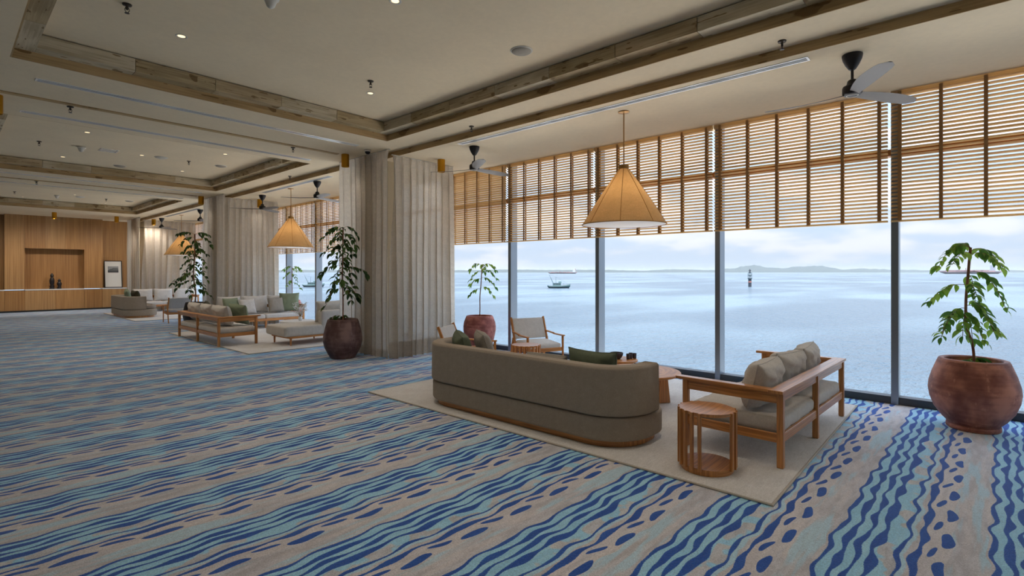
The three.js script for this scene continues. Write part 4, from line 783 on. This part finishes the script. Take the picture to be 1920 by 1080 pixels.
planter('tall dark leafy tree in a dark pot before the middle column curtain', [4.95, 0, -16.85], potRound.map(([r, y]) => [r * 0.85, y]), M.black,
  [[0, 0.6, 0], [0.02, 1.0, 0.01], [-0.03, 1.5, -0.02], [0.0, 2.1, 0], [0.0, 2.7, 0]],
  [[1, 180, 0.5, 0.12, 0.1, 6], [1, 0, 0.36, 0.1, 0.1, 6], [0.5, 180, 0.6, 0.06, 0.3, 7], ...tallFronds(22, 0.3, 0.99, 0.36, 10)],
  M.leafDark, 1.25, 0.66, 0.2, 0.018);
planter('small green tree in clay pot by the window of the middle lounge', [7.4, 0, -15.95], potTall.map(([r, y]) => [r * 0.9, y]), M.clayPink,
  [[0, 0.63, 0], [0.01, 1.0, 0.01], [0.0, 1.4, 0], [0.01, 1.74, 0]],
  [[1, 170, 0.26, 0.1, 0.16, 4], [1, 0, 0.28, 0.1, 0.18, 5], [0.95, 80, 0.2, 0.08, 0.12, 4], [0.85, 200, 0.2, 0.05, 0.2, 4], [0.8, -30, 0.22, 0.05, 0.24, 4], [0.6, 150, 0.22, 0.05, 0.2, 4], [0.55, 10, 0.24, 0.05, 0.22, 4]],
  M.leaf, 1.0, 0.66, 0.2, 0.01);

// ---------------------------------------------------------------- outside: sea, coast, boats, marker
{
  const a = wn(10, 26, 701, 5), b = wn(24, 60, 711, 4);
  const waveTex = tex(1024, 1024, (u, v) => { const t = 0.6 * a(u, v) + 0.4 * b(u, v); return [t, t, t]; }, false);
  const patch = wn(5, 12, 721, 4);
  const hue = tex(512, 512, (u, v) => mix3(rgb(72, 92, 108), rgb(108, 130, 144), sstep(patch(u, v), 0.3, 0.7)));
  M.sea = phy({ map: sized(hue, 420, 420), bumpMap: sized(waveTex, 24, 24), bumpScale: 0.9, roughness: 0.22, ior: 1.33 });
  const g = new THREE.PlaneGeometry(24000, 30000).rotateX(-Math.PI / 2), p = g.attributes.position, uv = g.attributes.uv;
  for (let i = 0; i < p.count; i++) uv.setXY(i, p.getX(i), p.getZ(i));
  solo('sea', g, M.sea, 'calm pale blue sea outside the windows', 'sea', [12010, SEA, -3000], null, null, 'stuff');
  M.hill = std({ color: '#3d4846', roughness: 1 });
  const dirOf = (px) => { const r = (px - 960) / 960; return [0.74495 + 0.66712 * r, -0.66712 + 0.74495 * r]; };
  const ridge = (name, label, d, prof) => {          // prof: [bearing, height in metres]
    const pos = [], ix = [], n = 220, x0 = prof[0][0], x1 = prof[prof.length - 1][0];
    for (let i = 0; i <= n; i++) {
      const x = lerp(x0, x1, i / n); let k = 0; while (k < prof.length - 2 && prof[k + 1][0] < x) k++;
      const s = clamp((x - prof[k][0]) / (prof[k + 1][0] - prof[k][0]), 0, 1), h = lerp(prof[k][1], prof[k + 1][1], s * s * (3 - 2 * s)) * (1 + 0.18 * noise3.noise(x * 0.11, 3.3, d)) + 3 * noise3.noise(x * 0.5, 1.2, d), v = dirOf(x);
      pos.push(v[0] * d, SEA + 0.1, v[1] * d, v[0] * (d + 350), SEA + Math.max(2, h), v[1] * (d + 350), v[0] * (d + 900), SEA + 0.1, v[1] * (d + 900));
      if (i) for (let j = 0; j < 2; j++) { const a = (i - 1) * 3 + j, b = i * 3 + j; ix.push(a, b, a + 1, b, b + 1, a + 1); }
    }
    const g = new THREE.BufferGeometry(); g.setAttribute('position', new THREE.Float32BufferAttribute(pos, 3)); g.setIndex(ix); g.computeVertexNormals();
    solo(name, metric(g, 0), M.hill, label, 'coast');
  };
  ridge('coastline', 'low hazy blue coast behind the fishing boat', 8200, [[380, 34], [560, 44], [860, 40], [960, 52], [1040, 44], [1120, 46], [1240, 26], [1260, 4]]);
  ridge('hill_range', 'hazy blue hills on the horizon behind the sea marker', 9600, [[1180, 20], [1260, 62], [1340, 48], [1375, 82], [1392, 118], [1410, 150], [1440, 104], [1462, 78], [1500, 118], [1540, 128], [1562, 96], [1576, 60], [1620, 76], [1680, 56], [1760, 40], [1850, 52], [1960, 36], [2300, 30]]);
  // fishing boats
  M.hullTeal = std({ color: '#3f5f66', roughness: 0.6 }); M.deck = std({ color: '#6f868a', roughness: 0.7 }); M.cabin = std({ color: '#5f7f84', roughness: 0.6 }); M.hullRed = std({ color: '#8c7074', roughness: 0.7 }); M.shipWhite = std({ color: '#b9bfc8', roughness: 0.7 });
  function hull(L, W, H, sheer) { const n = 18, pos = [], ix = []; for (let i = 0; i <= n; i++) { const t = i / n, x = (t - 0.5) * L, w = W / 2 * Math.pow(Math.sin(Math.PI * clamp(0.12 + t * 0.88, 0, 1)), 0.55), top = H + sheer * Math.pow(Math.abs(t - 0.35) / 0.65, 2.2), k = x * (1 + 0.0); pos.push(k * 0.9, 0.02, 0, x, top * 0.45, w * 0.8, x * 1.03, top, w, x, top * 0.45, -w * 0.8, x * 1.03, top, -w); if (i) { const a = (i - 1) * 5, b = i * 5; for (const [p, q] of [[0, 1], [1, 2], [3, 0], [4, 3], [2, 4]]) ix.push(a + p, b + p, a + q, b + p, b + q, a + q); } } ix.push(0, 1, 3, 1, 2, 3, 2, 4, 3); const g = new THREE.BufferGeometry(); g.setAttribute('position', new THREE.Float32BufferAttribute(pos, 3)); g.setIndex(ix); g.computeVertexNormals(); return metric(g, 0); }
  function fishingBoat(label, px, d, k, turn) {
    const v = dirOf(px), t = thing('fishing_boat', label, 'boat', [v[0] * d, SEA, v[1] * d], turn); t.scale.setScalar(k);
    part(t, 'hull', hull(13, 3.4, 1.3, 1.1), M.hullTeal);
    part(t, 'deck', box(10.6, 0.1, 2.2), M.deck, [-0.4, 1.28, 0]);
    const c = part(t, 'cabin', rbox(4.6, 1.5, 2, 0.1), M.cabin, [-1.2, 2.05, 0]);
    for (let i = 0; i < 4; i++) part(c, 'window', box(0.6, 0.5, 2.04), M.ventDark, [-1.6 + i * 1.05, 0.2, 0]);
    part(t, 'canopy', rbox(6.6, 0.12, 2.5, 0.04), M.deck, [-0.4, 2.95, 0]);
    part(t, 'wheelhouse', rbox(1.5, 1, 1.7, 0.1), M.cabin, [0.6, 3.4, 0]);
    for (const x of [-3.6, 2.7]) part(t, 'post', bar([x, 1.3, 0.9], [x, 2.95, 0.9], 0.07), M.deck);
    part(t, 'mast', bar([-1.8, 2.9, 0], [-1.8, 6.6, 0], 0.09, 0.05), M.hullTeal);
    part(t, 'boom', bar([-3.2, 2.9, 0], [-5.6, 7.6, 0], 0.1, 0.06), M.hullTeal);
    part(t, 'boom', bar([-3.6, 2.9, 0.4], [-5.0, 6.2, 0.6], 0.07, 0.05), M.hullTeal);
    part(t, 'stay', bar([-1.8, 6.5, 0], [-5.6, 7.5, 0], 0.03), M.hullTeal); part(t, 'stay', bar([-1.8, 6.5, 0], [5.6, 2.2, 0], 0.03), M.hullTeal);
  }
  const across = Math.atan2(-0.74495, 0.66712);
  fishingBoat('small dark fishing boat on the sea beyond the armchairs', 1048, 305, 1.03, across);
  fishingBoat('pale fishing boat seen through the window of the middle lounge', 588, 330, 1.0, across + 0.3);
  function tanker(label, px, d, L, turn) {
    const v = dirOf(px), t = thing('cargo_ship', label, 'ship', [v[0] * d, SEA, v[1] * d], turn);
    part(t, 'hull', hull(L, L * 0.16, L * 0.045, L * 0.015), M.hullRed);
    part(t, 'superstructure', rbox(L * 0.09, L * 0.11, L * 0.1, 1), M.shipWhite, [L * 0.4, L * 0.095, 0]);
    part(t, 'funnel', rbox(L * 0.035, L * 0.06, L * 0.04, 1), M.hullRed, [L * 0.45, L * 0.14, 0]);
    part(t, 'mast', bar([L * 0.37, L * 0.14, 0], [L * 0.37, L * 0.19, 0], L * 0.004), M.shipWhite); part(t, 'mast', bar([-L * 0.1, L * 0.05, 0], [-L * 0.1, L * 0.1, 0], L * 0.005), M.hullRed);
    for (let i = 0; i < 5; i++) part(t, 'hatch', rbox(L * 0.1, L * 0.018, L * 0.1, 0.5), M.hullRed, [-L * 0.36 + i * L * 0.14, L * 0.055, 0]);
  }
  tanker('pale red cargo ship on the horizon above the fishing boat', 1055, 3000, 165, across);
  tanker('long pale red cargo ship on the horizon behind the leafy tree', 1822, 2600, 300, across);
  // sea marker
  const v = dirOf(1406), d = 333, t = thing('sea_marker', 'tall dark navigation marker on a pile standing in the sea', 'beacon', [v[0] * d, SEA, v[1] * d]);
  part(t, 'pile', new THREE.CylinderGeometry(0.95, 0.95, 5.6, 20), std({ color: '#333a46', roughness: 0.8 }), [0, 2.82, 0]);
  part(t, 'band', new THREE.CylinderGeometry(1.0, 1.0, 0.9, 20), std({ color: '#9c6a62', roughness: 0.8 }), [0, 3.2, 0]);
  part(t, 'platform', new THREE.CylinderGeometry(1.5, 1.3, 0.35, 20), M.hullTeal, [0, 5.2, 0]);
  const pts = (y0, y1) => { const l = []; for (let i = 0; i < 8; i++) { const a = i * TAU / 8; l.push(bar([Math.cos(a) * 1.25, y0, Math.sin(a) * 1.25], [Math.cos(a) * 1.05, y1, Math.sin(a) * 1.05], 0.08)); } return merged(l); };
  part(t, 'cage', pts(5.3, 7.4), M.hullTeal); part(t, 'platform', new THREE.CylinderGeometry(1.4, 1.2, 0.3, 20), M.hullTeal, [0, 7.5, 0]); part(t, 'cage', pts(7.6, 9.2), M.hullTeal);
  part(t, 'core', new THREE.CylinderGeometry(0.55, 0.7, 4, 16), M.shipWhite, [0, 7.2, 0]);
  part(t, 'top_mark', lathe([[0, 9.1], [0.9, 9.1], [0.15, 10.2], [0.9, 10.3], [0, 11.6]], 18), std({ color: '#333a46', roughness: 0.8 }));
}

// thin sea haze: pales the far coast and ships
scene.fog = new THREE.FogExp2(new THREE.Color(0.80, 0.90, 1.0), 4e-5);

renderer.render(scene, camera);
